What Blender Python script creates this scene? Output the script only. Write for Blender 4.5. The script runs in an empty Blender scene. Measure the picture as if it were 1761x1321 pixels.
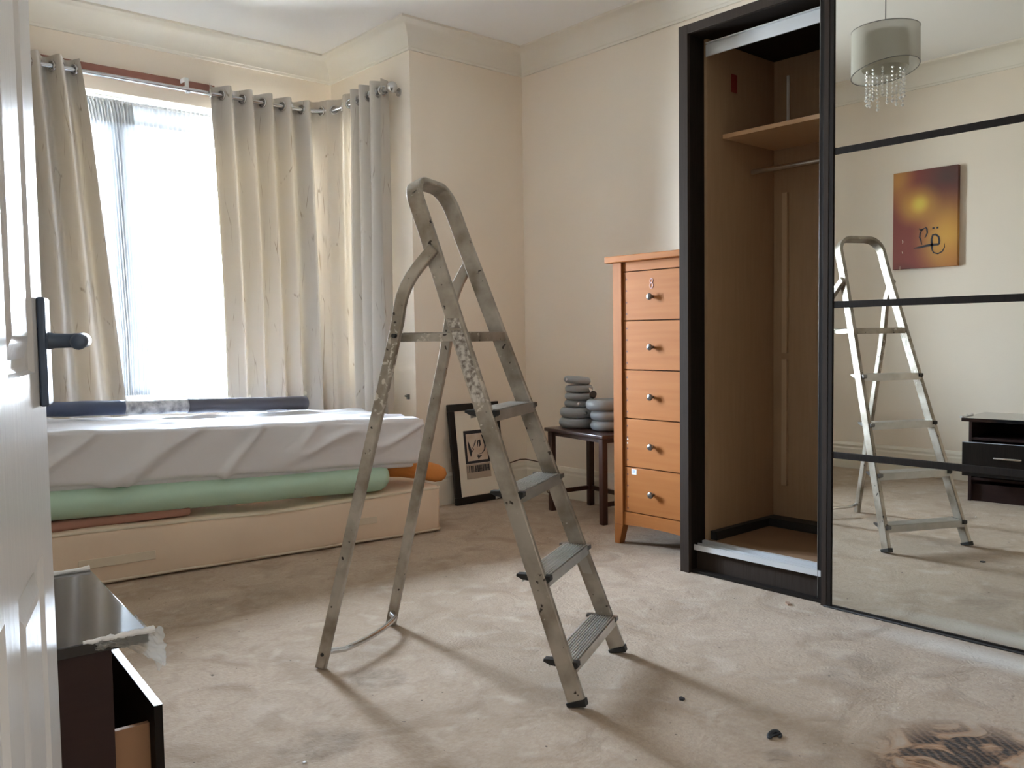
import bpy, bmesh, math, random
from mathutils import Vector, Matrix, noise

# ------------------------------------------------------------------ camera, light, exposure
SC = bpy.context.scene
COL = SC.collection
random.seed(7)

F_PX = 1496.63
cam_d = bpy.data.cameras.new('camera')
cam_d.sensor_fit = 'HORIZONTAL'; cam_d.sensor_width = 36.0
cam_d.lens = F_PX / 1761.0 * 36.0
cam_d.clip_start = 0.02
cam = bpy.data.objects.new('camera', cam_d); COL.objects.link(cam)
yaw, pitch, roll = 0.717616604, -0.0553925346, -0.0142228952
fw = Vector((math.sin(yaw)*math.cos(pitch), math.cos(yaw)*math.cos(pitch), math.sin(pitch)))
rt = Vector((math.cos(yaw), -math.sin(yaw), 0)); up = rt.cross(fw)
r2 = rt*math.cos(roll) + up*math.sin(roll); u2 = -rt*math.sin(roll) + up*math.cos(roll)
M = Matrix((r2, u2, -fw)).transposed().to_4x4(); M.translation = Vector((0, 0, 1.05))
cam.matrix_world = M
SC.camera = cam

SC.view_settings.view_transform = 'Standard'
SC.view_settings.look = 'None'
SC.view_settings.gamma = 1.0
SC.view_settings.use_curve_mapping = False
SC.view_settings.exposure = 3.0
SC.cycles.max_bounces = 14
SC.cycles.diffuse_bounces = 9
SC.cycles.glossy_bounces = 6
SC.cycles.transmission_bounces = 8
SC.cycles.transparent_max_bounces = 16
SC.cycles.caustics_reflective = False
SC.cycles.caustics_refractive = False
SC.cycles.sample_clamp_indirect = 4.0
SC.cycles.use_denoising = True

SKY = 17.5
HALL_FILL = 2.5
wd = bpy.data.worlds.new('overcast_sky'); SC.world = wd; wd.use_nodes = True
wn = wd.node_tree; wn.nodes.clear()
bg = wn.nodes.new('ShaderNodeBackground'); wo = wn.nodes.new('ShaderNodeOutputWorld')
tcw = wn.nodes.new('ShaderNodeTexCoord'); sep = wn.nodes.new('ShaderNodeSeparateXYZ')
mr = wn.nodes.new('ShaderNodeMapRange'); rmp = wn.nodes.new('ShaderNodeValToRGB')
wn.links.new(tcw.outputs['Generated'], sep.inputs[0])
mr.inputs['From Min'].default_value = -0.25; mr.inputs['From Max'].default_value = 0.35
wn.links.new(sep.outputs['Z'], mr.inputs['Value']); wn.links.new(mr.outputs[0], rmp.inputs[0])
rmp.color_ramp.elements[0].color = (0.38, 0.41, 0.42, 1); rmp.color_ramp.elements[1].color = (0.75, 0.89, 1.06, 1)
wn.links.new(rmp.outputs[0], bg.inputs['Color']); # the overcast sky is brighter towards the sun, which stands off to the left of the window
mx_ = wn.nodes.new('ShaderNodeMapRange'); mx_.inputs['From Min'].default_value = -1.0; mx_.inputs['From Max'].default_value = 1.0
mx_.inputs['To Min'].default_value = SKY*2.15; mx_.inputs['To Max'].default_value = SKY*0.40
wn.links.new(sep.outputs['X'], mx_.inputs['Value']); wn.links.new(mx_.outputs[0], bg.inputs['Strength'])
wn.links.new(bg.outputs[0], wo.inputs['Surface'])

def portal(name, loc, rot, sx, sy):
    l = bpy.data.lights.new(name, 'AREA'); l.shape = 'RECTANGLE'; l.size = sx; l.size_y = sy
    l.cycles.is_portal = True
    o = bpy.data.objects.new(name, l); COL.objects.link(o); o.location = loc; o.rotation_euler = rot
    return o
portal('window_portal', (2.05, 5.46, 1.59), (math.radians(-90), 0, 0), 1.50, 1.76)
portal('side_window_portal', (3.19, 4.88, 1.59), (0, math.radians(90), 0), 1.76, 0.40)

# added fill light in the unseen hall behind the camera, softens the shadows
hl = bpy.data.lights.new('added_hall_fill', 'AREA'); hl.shape = 'DISK'; hl.size = 0.40; hl.energy = HALL_FILL; hl.color = (1.0, 0.98, 0.95)
ho = bpy.data.objects.new('added_hall_fill', hl); COL.objects.link(ho); ho.location = (0.5, -1.75, 2.52)

# ------------------------------------------------------------------ helpers
PI = math.pi
def R(d): return math.radians(d)
MATS = {}

def mat(name, col=(0.5, 0.5, 0.5), rough=0.6, metal=0.0, spec=0.5, noise_amt=0.0, noise_scale=8.0, col2=None,
        bump=0.0, bump_scale=40.0, stretch=(1, 1, 1), sheen=0.0, coat=0.0, detail=6.0, coords='Object'):
    if name in MATS: return MATS[name]
    m = bpy.data.materials.new(name); m.use_nodes = True
    nt = m.node_tree; b = nt.nodes['Principled BSDF']
    b.inputs['Base Color'].default_value = (*col, 1); b.inputs['Roughness'].default_value = rough
    b.inputs['Metallic'].default_value = metal; b.inputs['Specular IOR Level'].default_value = spec
    b.inputs['Coat Weight'].default_value = coat; b.inputs['Coat Roughness'].default_value = 0.08
    b.inputs['Sheen Weight'].default_value = sheen
    tc = nt.nodes.new('ShaderNodeTexCoord'); mp = nt.nodes.new('ShaderNodeMapping')
    mp.inputs['Scale'].default_value = stretch
    nt.links.new(tc.outputs[coords], mp.inputs[0])
    if col2 is not None:
        n = nt.nodes.new('ShaderNodeTexNoise'); n.inputs['Scale'].default_value = noise_scale; n.inputs['Detail'].default_value = detail
        rp = nt.nodes.new('ShaderNodeValToRGB')
        rp.color_ramp.elements[0].position = 0.5 - noise_amt; rp.color_ramp.elements[1].position = 0.5 + noise_amt
        rp.color_ramp.elements[0].color = (*col, 1); rp.color_ramp.elements[1].color = (*col2, 1)
        nt.links.new(mp.outputs[0], n.inputs['Vector']); nt.links.new(n.outputs['Fac'], rp.inputs[0])
        nt.links.new(rp.outputs[0], b.inputs['Base Color'])
    if bump > 0:
        n2 = nt.nodes.new('ShaderNodeTexNoise'); n2.inputs['Scale'].default_value = bump_scale; n2.inputs['Detail'].default_value = 5
        bp = nt.nodes.new('ShaderNodeBump'); bp.inputs['Strength'].default_value = bump; bp.inputs['Distance'].default_value = 0.01
        nt.links.new(mp.outputs[0], n2.inputs['Vector']); nt.links.new(n2.outputs['Fac'], bp.inputs['Height'])
        nt.links.new(bp.outputs[0], b.inputs['Normal'])
    MATS[name] = m
    return m

def NB(): return bmesh.new()
def obj(name, bm, m, parent=None, smooth=False, bevel=0.0, segs=2, label=None, loc=None, angle=40):
    bmesh.ops.recalc_face_normals(bm, faces=bm.faces)
    me = bpy.data.meshes.new(name); bm.to_mesh(me); bm.free()
    me.materials.append(m)
    o = bpy.data.objects.new(name, me); COL.objects.link(o)
    if parent: o.parent = parent
    if smooth or bevel > 0:
        for p in me.polygons: p.use_smooth = True
        me.set_sharp_from_angle(angle=math.radians(angle))
    if bevel > 0:
        md = o.modifiers.new('bevel', 'BEVEL'); md.width = bevel; md.segments = segs; md.limit_method = 'ANGLE'; md.angle_limit = R(35)
    if label: o['label'] = label
    if loc: o.location = loc
    return o
def thing(name, label, cat, loc=(0, 0, 0), rotz=0.0, group=None):
    o = bpy.data.objects.new(name, None); COL.objects.link(o); o.empty_display_size = 0.1
    o.location = loc; o.rotation_euler = (0, 0, rotz); o['label'] = label; o['category'] = cat
    if group: o['group'] = group
    return o
def tag(o, label, cat, group=None, kind=None):
    o['label'] = label; o['category'] = cat
    if group: o['group'] = group
    if kind: o['kind'] = kind
    return o
def struct(name, bm, m, **k):
    o = obj(name, bm, m, **k); o['kind'] = 'structure'; return o
def sthing(name):
    o = bpy.data.objects.new(name, None); COL.objects.link(o); o['kind'] = 'structure'; return o
def dup(root, loc, rotz=None, label=None):
    r = root.copy(); COL.objects.link(r); r.location = loc
    if rotz is not None: r.rotation_euler = (0, 0, rotz)
    if label: r['label'] = label
    for ch in list(root.children):
        c = ch.copy(); COL.objects.link(c); c.parent = r
        for g in ch.children:
            d = g.copy(); COL.objects.link(d); d.parent = c
    return r

def box(bm, lo, hi, mtx=None):
    x0, y0, z0 = lo; x1, y1, z1 = hi
    vs = [Vector(p) for p in ((x0,y0,z0),(x1,y0,z0),(x1,y1,z0),(x0,y1,z0),(x0,y0,z1),(x1,y0,z1),(x1,y1,z1),(x0,y1,z1))]
    if mtx: vs = [mtx @ v for v in vs]
    v = [bm.verts.new(p) for p in vs]
    for f in ((0,3,2,1),(4,5,6,7),(0,1,5,4),(1,2,6,5),(2,3,7,6),(3,0,4,7)): bm.faces.new([v[i] for i in f])
    return bm
def frames(pts, closed=False):
    P = [Vector(p) for p in pts]; n = len(P); T = []
    for i in range(n):
        if closed: t = P[(i+1) % n] - P[i-1]
        elif i == 0: t = P[1]-P[0]
        elif i == n-1: t = P[-1]-P[-2]
        else: t = (P[i+1]-P[i]).normalized() + (P[i]-P[i-1]).normalized()
        T.append(t.normalized())
    return P, T
def tube(bm, pts, r, segs=12, cap=True, closed=False):
    P, T = frames(pts, closed)
    ref = Vector((0, 0, 1)) if abs(T[0].z) < 0.9 else Vector((1, 0, 0))
    N = (ref - T[0]*ref.dot(T[0])).normalized(); rings = []
    for i, (p, t) in enumerate(zip(P, T)):
        N = (N - t*N.dot(t)).normalized(); B = t.cross(N)
        rr = r[i] if isinstance(r, (list, tuple)) else r
        rings.append([bm.verts.new(p + (N*math.cos(a) + B*math.sin(a))*rr) for a in [2*PI*k/segs for k in range(segs)]])
    m = len(rings)
    for i in range(m if closed else m-1):
        a, b = rings[i], rings[(i+1) % m]
        for k in range(segs): bm.faces.new((a[k], a[(k+1) % segs], b[(k+1) % segs], b[k]))
    if cap and not closed:
        bm.faces.new(rings[0][::-1]); bm.faces.new(rings[-1])
    return bm
def strap(bm, pts, normal, w, t, miter=True):
    """flat bar bent in the plane whose normal is given: w along the normal, t in the plane"""
    N = Vector(normal).normalized(); P = [Vector(p) for p in pts]; rings = []
    for i, p in enumerate(P):
        if i == 0: T = (P[1]-P[0]).normalized(); k = 1
        elif i == len(P)-1: T = (P[-1]-P[-2]).normalized(); k = 1
        else:
            a = (P[i]-P[i-1]).normalized(); b = (P[i+1]-P[i]).normalized(); T = (a+b).normalized(); k = 1/max(0.5, T.dot(a))
        B = N.cross(T).normalized()*k
        rings.append([bm.verts.new(p + N*(w/2*sa) + B*(t/2*sb)) for sa, sb in ((-1,-1),(1,-1),(1,1),(-1,1))])
    for a, b in zip(rings[:-1], rings[1:]):
        for k in range(4): bm.faces.new((a[k], a[(k+1) % 4], b[(k+1) % 4], b[k]))
    bm.faces.new(rings[0][::-1]); bm.faces.new(rings[-1])
    return bm
def lathe(bm, prof, segs=32, center=(0, 0, 0), sx=1.0, sy=1.0):
    rings = []; c = Vector(center)
    for r, z in prof:
        if r < 1e-6: rings.append([bm.verts.new(c + Vector((0, 0, z)))])
        else: rings.append([bm.verts.new(c + Vector((r*sx*math.cos(2*PI*k/segs), r*sy*math.sin(2*PI*k/segs), z))) for k in range(segs)])
    for a, b in zip(rings[:-1], rings[1:]):
        if len(a) == 1 and len(b) == 1: continue
        for k in range(segs):
            k2 = (k+1) % segs
            if len(a) == 1: bm.faces.new((a[0], b[k], b[k2]))
            elif len(b) == 1: bm.faces.new((a[k], a[k2], b[0]))
            else: bm.faces.new((a[k], a[k2], b[k2], b[k]))
    return bm
def axis_steps(h, r, n):
    e = [h - r + r*math.sin(PI/2*k/4) for k in range(1, 5)]
    mid = [-(h-r) + 2*(h-r)*k/n for k in range(n+1)]
    return [-x for x in e[::-1]] + mid + e
def soft_box(bm, hx, hy, hz, r, nx, ny, nz, disp=None):
    """closed rounded cuboid with a dense surface grid; disp(p, n) returns the moved point"""
    X, Y, Z = axis_steps(hx, r, nx), axis_steps(hy, r, ny), axis_steps(hz, r, nz)
    cache = {}
    def V(i, j, k):
        key = (i, j, k)
        if key in cache: return cache[key]
        p = Vector((X[i], Y[j], Z[k]))
        q = Vector((max(-(hx-r), min(hx-r, p.x)), max(-(hy-r), min(hy-r, p.y)), max(-(hz-r), min(hz-r, p.z))))
        d = p - q; n = d.normalized() if d.length > 1e-9 else Vector((0, 0, 1)); p = q + n*r
        if disp: p = disp(p, n)
        cache[key] = bm.verts.new(p); return cache[key]
    a, b, c = len(X)-1, len(Y)-1, len(Z)-1
    for i in range(a):
        for j in range(b):
            for k in (0, c): bm.faces.new((V(i,j,k), V(i+1,j,k), V(i+1,j+1,k), V(i,j+1,k)))
    for i in range(a):
        for k in range(c):
            for j in (0, b): bm.faces.new((V(i,j,k), V(i+1,j,k), V(i+1,j,k+1), V(i,j,k+1)))
    for j in range(b):
        for k in range(c):
            for i in (0, a): bm.faces.new((V(i,j,k), V(i,j+1,k), V(i,j+1,k+1), V(i,j,k+1)))
    return bm
def poly_offset(poly, d):
    """rectilinear room outline, walked with the room on the right; returns it moved d into the room"""
    out = []; n = len(poly)
    for i in range(n):
        a = Vector(poly[i-1]); b = Vector(poly[i]); c = Vector(poly[(i+1) % n])
        e1 = (b-a).normalized(); e2 = (c-b).normalized()
        n1 = Vector((e1.y, -e1.x)); n2 = Vector((e2.y, -e2.x))
        k = 1/(1+n1.dot(n2))
        out.append(b + (n1+n2)*k*d)
    return out
def room_sweep(bm, poly, prof):
    rings = []
    for d, z in prof: rings.append([bm.verts.new((p.x, p.y, z)) for p in poly_offset(poly, d)])
    n = len(poly)
    for a, b in zip(rings, rings[1:] + rings[:1]):
        for k in range(n): bm.faces.new((a[k], a[(k+1) % n], b[(k+1) % n], b[k]))
    return bm

# ------------------------------------------------------------------ materials
m_wall = mat('cream_wall_paint', (0.82, 0.735, 0.625), 0.65, noise_amt=0.35, noise_scale=1.6, col2=(0.84, 0.765, 0.66), bump=0.06, bump_scale=90)
m_ceil = mat('white_ceiling_paint', (0.88, 0.885, 0.87), 0.7, bump=0.04, bump_scale=60)
m_corn = mat('cornice_paint', (0.80, 0.765, 0.68), 0.55)
m_trimw = mat('cream_gloss_trim', (0.76, 0.72, 0.63), 0.35)
m_upvc = mat('white_window_plastic', (0.80, 0.82, 0.82), 0.3)
m_dark = mat('black_brown_laminate', (0.008, 0.006, 0.005), 0.65, spec=0.15, noise_amt=0.25, noise_scale=30, col2=(0.018, 0.013, 0.010), stretch=(6, 6, 0.3))
m_darkface = mat('brown_black_frame_foil', (0.028, 0.020, 0.016), 0.7, spec=0.12, noise_amt=0.3, noise_scale=30, col2=(0.042, 0.032, 0.026), stretch=(6, 6, 0.3))
m_inter = mat('oak_foil_interior', (0.33, 0.215, 0.125), 0.5, noise_amt=0.3, noise_scale=10, col2=(0.38, 0.255, 0.155), stretch=(8, 8, 0.5))
m_mirror = mat('mirror_silver', (0.80, 0.80, 0.755), 0.0, metal=1.0)
m_chrome = mat('brushed_chrome', (0.62, 0.62, 0.62), 0.22, metal=1.0)
m_track = mat('grey_white_track', (0.62, 0.65, 0.68), 0.35, metal=0.3)
m_pine = mat('honey_pine_veneer', (0.33, 0.118, 0.032), 0.5, spec=0.15, noise_amt=0.30, noise_scale=5.5, col2=(0.40, 0.160, 0.050), stretch=(1, 0.35, 6), bump=0.03, bump_scale=20, coat=0.06)
m_pine_v = mat('honey_pine_upright', (0.29, 0.102, 0.028), 0.5, spec=0.15, noise_amt=0.28, noise_scale=5.5, col2=(0.35, 0.135, 0.042), stretch=(6, 6, 0.4), coat=0.06)
m_mahog = mat('dark_mahogany', (0.026, 0.009, 0.006), 0.34, noise_amt=0.3, noise_scale=9, col2=(0.055, 0.018, 0.011), stretch=(5, 5, 0.6), coat=0.3)
m_vinyl = mat('grey_vinyl', (0.27, 0.30, 0.32), 0.45, noise_amt=0.4, noise_scale=12, col2=(0.31, 0.34, 0.36))
m_black = mat('black_rubber', (0.012, 0.012, 0.012), 0.55)
m_blackfr = mat('black_frame_lacquer', (0.010, 0.009, 0.008), 0.35)
m_matbd = mat('ivory_mount_board', (0.82, 0.78, 0.68), 0.85)
m_gun = mat('gunmetal_knob', (0.20, 0.20, 0.20), 0.32, metal=0.9)
m_sheet = mat('white_sheet_cotton', (0.70, 0.705, 0.745), 0.85, bump=0.16, bump_scale=9, stretch=(1, 2.5, 2.5), sheen=0.15)
m_base = mat('beige_mattress_ticking', (0.71, 0.575, 0.45), 0.9, noise_amt=0.4, noise_scale=4, col2=(0.77, 0.635, 0.50), bump=0.05, bump_scale=25)
m_piping = mat('mattress_piping', (0.66, 0.58, 0.46), 0.8)
m_green = mat('sage_green_foam', (0.46, 0.66, 0.54), 0.95, noise_amt=0.4, noise_scale=6, col2=(0.50, 0.70, 0.58), bump=0.06, bump_scale=120)
m_orange = mat('orange_foam', (0.62, 0.25, 0.07), 0.95, bump=0.06, bump_scale=120)
m_pink = mat('dusty_pink_foam', (0.42, 0.22, 0.17), 0.95, bump=0.06, bump_scale=120)
m_navy = mat('navy_vinyl', (0.055, 0.075, 0.14), 0.40, bump=0.10, bump_scale=25)
m_slate = mat('slate_vinyl', (0.062, 0.060, 0.075), 0.42, bump=0.10, bump_scale=25)
m_palepat = mat('pale_mottled_vinyl', (0.20, 0.20, 0.22), 0.5, noise_amt=0.16, noise_scale=26, col2=(0.62, 0.62, 0.62))
m_batten = mat('red_brown_batten', (0.22, 0.085, 0.060), 0.6, noise_amt=0.3, noise_scale=10, col2=(0.27, 0.115, 0.08), stretch=(0.5, 5, 5))
m_rodm = mat('satin_steel_pole', (0.55, 0.56, 0.58), 0.25, metal=1.0)
m_white = mat('white_label', (0.75, 0.75, 0.74), 0.6)
m_cable = mat('brown_cable', (0.09, 0.05, 0.03), 0.5)
m_door = mat('white_gloss_door_paint', (0.72, 0.73, 0.75), 0.30, bump=0.10, bump_scale=14, stretch=(5, 5, 0.35), spec=0.26)
m_doorf = mat('white_door_moulding_paint', (0.66, 0.65, 0.62), 0.3)
m_handle = mat('tarnished_blue_steel', (0.10, 0.135, 0.20), 0.35, metal=0.7)
m_tvtop = mat('black_glass_top', (0.012, 0.013, 0.016), 0.06, coat=0.6)
m_tvbody = mat('dark_wenge_board', (0.024, 0.010, 0.010), 0.5, spec=0.3, noise_amt=0.3, noise_scale=12, col2=(0.034, 0.016, 0.014), stretch=(1, 1, 4))
m_rawply = mat('raw_drawer_side', (0.34, 0.185, 0.10), 0.7)

# aluminium with dirt and old paint splashes
def ladder_mat(name, splash):
    m = bpy.data.materials.new(name); m.use_nodes = True; nt = m.node_tree; L = nt.links; b = nt.nodes['Principled BSDF']
    tc = nt.nodes.new('ShaderNodeTexCoord')
    n = nt.nodes.new('ShaderNodeTexNoise'); n.inputs['Scale'].default_value = 9; n.inputs['Detail'].default_value = 7
    rp = nt.nodes.new('ShaderNodeValToRGB'); e = rp.color_ramp.elements
    e[0].position = 0.30; e[0].color = (0.19, 0.155, 0.115, 1); e[1].position = 0.60; e[1].color = (0.47, 0.43, 0.375, 1)
    L.new(tc.outputs['Object'], n.inputs['Vector']); L.new(n.outputs['Fac'], rp.inputs[0])
    n2 = nt.nodes.new('ShaderNodeTexNoise'); n2.inputs['Scale'].default_value = 48; n2.inputs['Detail'].default_value = 4; n2.inputs['Distortion'].default_value = 0.3
    L.new(tc.outputs['Object'], n2.inputs['Vector'])
    sp = nt.nodes.new('ShaderNodeSeparateXYZ'); L.new(tc.outputs['Object'], sp.inputs[0])
    # band of height where the splashes are thick, near side only
    mz = nt.nodes.new('ShaderNodeMapRange'); mz.inputs['From Min'].default_value = 0.72; mz.inputs['From Max'].default_value = 0.86; L.new(sp.outputs['Z'], mz.inputs['Value'])
    mz2 = nt.nodes.new('ShaderNodeMapRange'); mz2.inputs['From Min'].default_value = 1.12; mz2.inputs['From Max'].default_value = 1.0; L.new(sp.outputs['Z'], mz2.inputs['Value'])
    mx = nt.nodes.new('ShaderNodeMapRange'); mx.inputs['From Min'].default_value = 0.05; mx.inputs['From Max'].default_value = -0.05; L.new(sp.outputs['X'], mx.inputs['Value'])
    q = nt.nodes.new('ShaderNodeMath'); q.operation = 'MULTIPLY'; L.new(mz.outputs[0], q.inputs[0]); L.new(mz2.outputs[0], q.inputs[1])
    q2 = nt.nodes.new('ShaderNodeMath'); q2.operation = 'MULTIPLY'; L.new(q.outputs[0], q2.inputs[0]); L.new(mx.outputs[0], q2.inputs[1])
    add = nt.nodes.new('ShaderNodeMath'); add.operation = 'MULTIPLY_ADD'; L.new(q2.outputs[0], add.inputs[0]); add.inputs[1].default_value = 0.17 if splash else 0.0; L.new(n2.outputs['Fac'], add.inputs[2])
    th = nt.nodes.new('ShaderNodeMapRange'); th.inputs['From Min'].default_value = 0.70; th.inputs['From Max'].default_value = 0.75; L.new(add.outputs[0], th.inputs['Value'])
    mix = nt.nodes.new('ShaderNodeMix'); mix.data_type = 'RGBA'; L.new(th.outputs[0], mix.inputs[0]); L.new(rp.outputs[0], mix.inputs[6]); mix.inputs[7].default_value = (0.60, 0.56, 0.50, 1)
    # black drips
    n3 = nt.nodes.new('ShaderNodeTexNoise'); n3.inputs['Scale'].default_value = 40; n3.inputs['Detail'].default_value = 2; L.new(tc.outputs['Object'], n3.inputs['Vector'])
    th3 = nt.nodes.new('ShaderNodeMapRange'); th3.inputs['From Min'].default_value = 0.69; th3.inputs['From Max'].default_value = 0.73; L.new(n3.outputs['Fac'], th3.inputs['Value'])
    mix2 = nt.nodes.new('ShaderNodeMix'); mix2.data_type = 'RGBA'; L.new(th3.outputs[0], mix2.inputs[0]); L.new(mix.outputs[2], mix2.inputs[6]); mix2.inputs[7].default_value = (0.05, 0.04, 0.035, 1)
    L.new(mix2.outputs[2], b.inputs['Base Color'])
    inv = nt.nodes.new('ShaderNodeMath'); inv.operation = 'MULTIPLY_ADD'; L.new(th.outputs[0], inv.inputs[0]); inv.inputs[1].default_value = -0.6; inv.inputs[2].default_value = 0.50
    L.new(inv.outputs[0], b.inputs['Metallic']); b.inputs['Roughness'].default_value = 0.42
    return m
m_alu = ladder_mat('dull_aluminium', True)

m_tread = mat('ribbed_aluminium', (0.50, 0.49, 0.46), 0.34, metal=0.75, noise_amt=0.25, noise_scale=14, col2=(0.68, 0.67, 0.64))
# carpet with wear, stains and a scorched patch
def carpet():
    m = bpy.data.materials.new('worn_beige_carpet'); m.use_nodes = True; nt = m.node_tree; L = nt.links; b = nt.nodes['Principled BSDF']
    b.inputs['Roughness'].default_value = 0.95; b.inputs['Specular IOR Level'].default_value = 0.15; b.inputs['Sheen Weight'].default_value = 0.12
    tc = nt.nodes.new('ShaderNodeTexCoord'); O = tc.outputs['Object']
    def N(s, d=5, dist=0.0):
        n = nt.nodes.new('ShaderNodeTexNoise'); n.inputs['Scale'].default_value = s; n.inputs['Detail'].default_value = d; n.inputs['Distortion'].default_value = dist
        L.new(O, n.inputs['Vector']); return n.outputs['Fac']
    def MR(v, a, b_, c=0.0, d=1.0):
        n = nt.nodes.new('ShaderNodeMapRange'); n.inputs['From Min'].default_value = a; n.inputs['From Max'].default_value = b_
        n.inputs['To Min'].default_value = c; n.inputs['To Max'].default_value = d; L.new(v, n.inputs['Value']); return n.outputs[0]
    def MIX(f, a, b_):
        n = nt.nodes.new('ShaderNodeMix'); n.data_type = 'RGBA'; L.new(f, n.inputs[0])
        for s, i in ((a, 6), (b_, 7)):
            if isinstance(s, tuple): n.inputs[i].default_value = (*s, 1)
            else: L.new(s, n.inputs[i])
        return n.outputs[2]
    def MA(op, a, b_=None):
        n = nt.nodes.new('ShaderNodeMath'); n.operation = op
        for s, i in ((a, 0), (b_, 1)):
            if s is None: continue
            if isinstance(s, (int, float)): n.inputs[i].default_value = s
            else: L.new(s, n.inputs[i])
        return n.outputs[0]
    def spot(x, y, rx, ry, soft=0.35):
        v = nt.nodes.new('ShaderNodeVectorMath'); v.operation = 'SUBTRACT'; L.new(O, v.inputs[0]); v.inputs[1].default_value = (x, y, 0)
        w = nt.nodes.new('ShaderNodeVectorMath'); w.operation = 'MULTIPLY'; L.new(v.outputs[0], w.inputs[0]); w.inputs[1].default_value = (1/rx, 1/ry, 0)
        l = nt.nodes.new('ShaderNodeVectorMath'); l.operation = 'LENGTH'; L.new(w.outputs[0], l.inputs[0])
        return MR(l.outputs['Value'], 1.0, 1.0-soft)
    c = MIX(MR(N(1.3), 0.40, 0.60), CARPET_A, CARPET_B)
    c = MIX(MR(N(70, 2), 0.35, 0.7, 0.0, 0.35), c, CARPET_D)
    c = MIX(MR(N(5.0, 6, 0.8), 0.50, 0.66, 0.0, 0.65), c, CARPET_D)
    c = MIX(MR(N(11.0, 7, 1.5), 0.55, 0.68, 0.0, 0.35), c, CARPET_D)
    c = MIX(MR(N(9.0, 6, 0.4), 0.56, 0.72, 0.0, 0.55), c, (0.53, 0.455, 0.38))
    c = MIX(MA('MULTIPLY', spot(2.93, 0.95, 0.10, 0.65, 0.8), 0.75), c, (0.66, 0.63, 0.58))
    c = MIX(MR(N(38, 2), 0.735, 0.76), c, (0.12, 0.09, 0.07))
    wob = MR(N(16, 4, 1.0), 0.3, 0.62)
    for x, y, rx, ry, s in ((1.40, 2.26, 0.11, 0.10, 0.55), (1.06, 1.99, 0.14, 0.10, 0.45), (1.87, 1.16, 0.05, 0.035, 0.6), (2.55, 1.30, 0.20, 0.10, 0.3), (1.25, 3.3, 0.5, 0.2, 0.3)):
        c = MIX(MA('MULTIPLY', MA('MULTIPLY', spot(x, y, rx, ry), wob), s), c, (0.16, 0.125, 0.095))
    # scorch: tan halo, dark ribbed heart
    halo = spot(2.16, 0.80, 0.30, 0.26, 0.4)
    sc_n = N(7.5, 3, 1.4)
    tan = MA('MULTIPLY', halo, MR(sc_n, 0.34, 0.46))
    c = MIX(MA('MULTIPLY', tan, 0.8), c, (0.34, 0.175, 0.08))
    wv = nt.nodes.new('ShaderNodeTexWave'); wv.wave_type = 'BANDS'; wv.inputs['Scale'].default_value = 15; wv.inputs['Distortion'].default_value = 5; wv.inputs['Detail'].default_value = 4
    mpw = nt.nodes.new('ShaderNodeMapping'); mpw.inputs['Rotation'].default_value = (0, 0, R(35)); L.new(O, mpw.inputs[0]); L.new(mpw.outputs[0], wv.inputs['Vector'])
    dk = MA('MULTIPLY', MA('MULTIPLY', halo, MR(sc_n, 0.45, 0.52)), MR(wv.outputs['Fac'], 0.0, 0.7, 0.72, 1.0))
    c = MIX(dk, c, (0.028, 0.018, 0.012))
    L.new(c, b.inputs['Base Color'])
    bp = nt.nodes.new('ShaderNodeBump'); bp.inputs['Strength'].default_value = 0.75; bp.inputs['Distance'].default_value = 0.02
    hh = MA('ADD', MA('MULTIPLY', N(5, 6, 0.8), 1.3), MA('MULTIPLY', N(110, 3), 0.25))
    L.new(hh, bp.inputs['Height']); L.new(bp.outputs[0], b.inputs['Normal'])
    return m
CARPET_A = (0.405, 0.318, 0.238); CARPET_B = (0.46, 0.368, 0.285); CARPET_D = (0.30, 0.222, 0.158)
m_carpet = carpet()

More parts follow.
